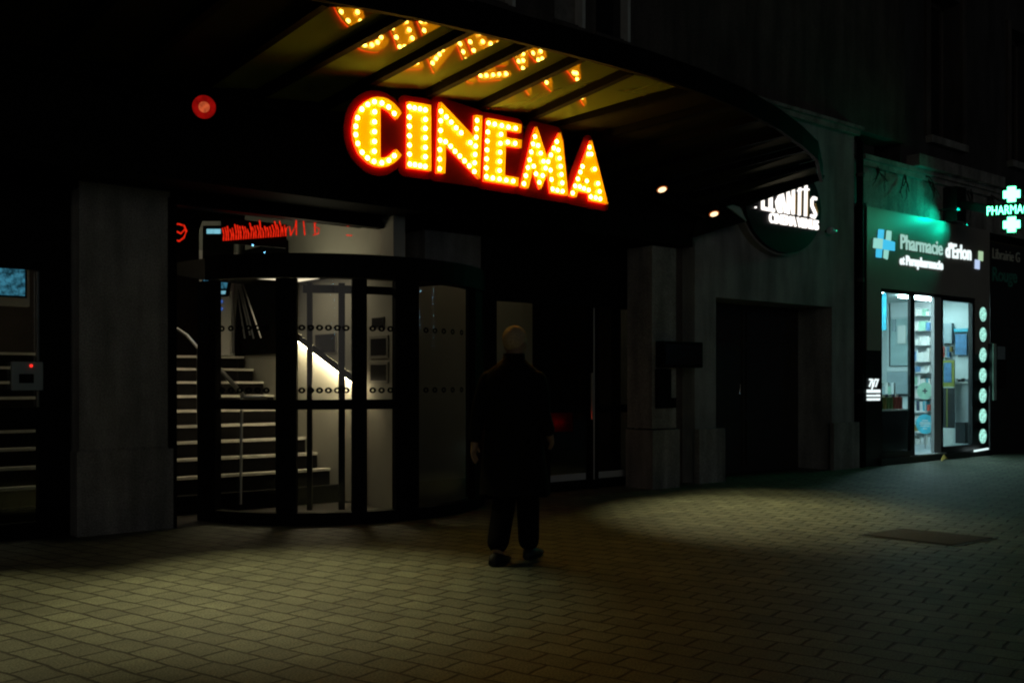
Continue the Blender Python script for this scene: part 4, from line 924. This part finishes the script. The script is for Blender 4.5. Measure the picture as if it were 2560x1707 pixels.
hd = chain(nk, [(0, .045, 1.61), (0, .045, 1.69), (0, .03, 1.745)], [.068, .088, .070])
ears = []
for s_ in (-1, 1):
    sh_ = chain(ch, [(s_ * .17, 0, 1.41)], [.045])
    if s_ > 0: el = [(s_ * .255, -.05, 1.16), (s_ * .26, .10, .98)]
    else: el = [(s_ * .25, -.09, 1.16), (s_ * .27, -.12, .92)]
    wr = chain(sh_, el, [.045, .03]); w0 = Vector(V[wr]); d = (w0 - Vector(V[wr - 1])).normalized()
    pm = chain(wr, [tuple(w0 + d * .06)], [.03])
    for k in range(4):
        off = Vector((0, (k - 1.5) * .02, 0)); b0_ = w0 + d * .085 + off; ln = (.07, .08, .075, .06)[k]
        chain(pm, [tuple(b0_), tuple(b0_ + d * ln * .5 + Vector((-s_ * .012, 0, 0))), tuple(b0_ + d * ln + Vector((-s_ * .035, 0, 0)))], [.010, .009, .008])
    chain(pm, [tuple(w0 + d * .04 + Vector((-s_ * .01, .04, 0))), tuple(w0 + d * .085 + Vector((-s_ * .03, .055, 0)))], [.010, .009])
    hp = chain(pel, [(s_ * .085, 0, .88)], [.10])
    if s_ > 0: chain(hp, [(s_ * .075, .12, .50), (s_ * .06, .18, .10), (s_ * .065, .31, .045)], [.065, .042, .035])
    else: chain(hp, [(s_ * .08, .03, .49), (s_ * .06, -.19, .12), (s_ * .06, -.09, .04)], [.065, .042, .035])
chain(hd - 1, [(0, .135, 1.655)], [.014])
for s_ in (-1, 1): chain(hd - 1, [(s_ * .088, .03, 1.66)], [.018])
skin('body', V, E_, R_, 'skin')
# cropped hair cap
hc = MB(); c_ = pc + FW * .028 + Vector((0, 0, 1.715))
hc.sphere(Vector((0, 0, 0)), .1, 18, (.98, .98, 1.02)); hc.v = [c_ + RT * v.x * .96 + FW * (v.y * 1.12) + Vector((0, 0, v.z)) for v in hc.v if True]
hc.build('hair', 'hair', pe)
# coat: lofted body plus skinned sleeves
rings = []
for z, a, b, o in ((.52, .285, .20, .03), (.75, .262, .18, .01), (.95, .235, .165, 0), (1.15, .225, .15, 0), (1.3, .24, .15, 0), (1.4, .235, .142, 0), (1.47, .20, .125, 0), (1.52, .135, .105, .005), (1.555, .088, .088, .015), (1.60, .082, .082, .02)):
    rings.append([pc + RT * (a * cos(2 * pi * k / 28)) + FW * (b * sin(2 * pi * k / 28) + o) + Vector((0, 0, z + .012 * sin(5 * 2 * pi * k / 28) * (1 if z < .7 else 0))) for k in range(28)])
ct = MB().loft(rings); ct.build('coat', 'coat', pe)
for s_ in (-1, 1):
    el = [(s_ * .255, -.05, 1.16), (s_ * .262, .105, .975)] if s_ > 0 else [(s_ * .25, -.09, 1.16), (s_ * .272, -.125, .905)]
    skin('sleeve', [(s_ * .15, 0, 1.43), (s_ * .215, -.0, 1.40)] + el, [(0, 1), (1, 2), (2, 3)], [.075, .082, .066, .054], 'coat')
skin('trousers', [(0, 0, .92), (.085, 0, .86), (.075, .12, .50), (.06, .18, .06), (-.085, 0, .86), (-.08, .03, .49), (-.06, -.19, .09)], [(0, 1), (1, 2), (2, 3), (0, 4), (4, 5), (5, 6)], [.13, .12, .098, .088, .12, .098, .088], 'trous')
for r0, f0, tip, z0 in ((.065, .18, .34, .0), (-.06, -.20, .06, .0)):
    m = MB(); rg = []
    for k, (t_, a, h) in enumerate(((-.07, .03, .05), (-.04, .042, .09), (.04, .046, .10), (.12, .05, .065), (.2, .046, .05), (.245, .025, .035))):
        rg.append([pc + RT * (r0 + a * cos(2 * pi * j / 14)) + FW * (f0 + t_) + Vector((0, 0, max(.0, .002 + h * (.5 + .5 * sin(2 * pi * j / 14))))) for j in range(14)])
    m.loft(rg); m.build('shoe', 'shoe', pe)

# ================================================================== light, world, camera
W = bpy.data.worlds.new('World'); sc.world = W; W.use_nodes = True; nt = W.node_tree
bg = nt.nodes['Background']; sky = nt.nodes.new('ShaderNodeTexSky'); sky.sky_type = 'NISHITA'; sky.sun_disc = False
sky.sun_elevation = radians(2.0); sky.sun_rotation = radians(220)
nt.links.new(sky.outputs[0], bg.inputs[0]); bg.inputs[1].default_value = .0007
s = bpy.data.lights.new('street_glow', 'SUN'); s.energy = .085; s.angle = radians(35); s.color = (1., .96, .86)
so = bpy.data.objects.new('street_glow', s); COL.objects.link(so)
so.rotation_euler = Vector((SA * .9 - .1, CA * .9 + .1, -.07)).to_track_quat('-Z', 'Y').to_euler()

cam = bpy.data.cameras.new('Camera'); co = bpy.data.objects.new('Camera', cam); COL.objects.link(co); sc.camera = co
cam.sensor_fit = 'HORIZONTAL'; cam.sensor_width = 36; cam.lens = 36 * FPX / W0
cam.shift_y = (HY - 1707 / 2) / W0; cam.clip_end = 2000; cam.clip_start = .05
co.location = O; co.rotation_euler = (radians(90), 0, -AZ)

vs_ = sc.view_settings; vs_.view_transform = 'Standard'; vs_.look = 'None'; vs_.exposure = 0; vs_.gamma = 1; vs_.use_curve_mapping = False
cy = sc.cycles; cy.use_denoising = True; cy.max_bounces = 8; cy.diffuse_bounces = 3; cy.glossy_bounces = 5; cy.transparent_max_bounces = 16; cy.transmission_bounces = 4
cy.caustics_reflective = False; cy.caustics_refractive = False; cy.sample_clamp_indirect = 2.; cy.use_light_tree = True; cy.pixel_filter_type = 'BLACKMAN_HARRIS'; cy.filter_width = 2.1
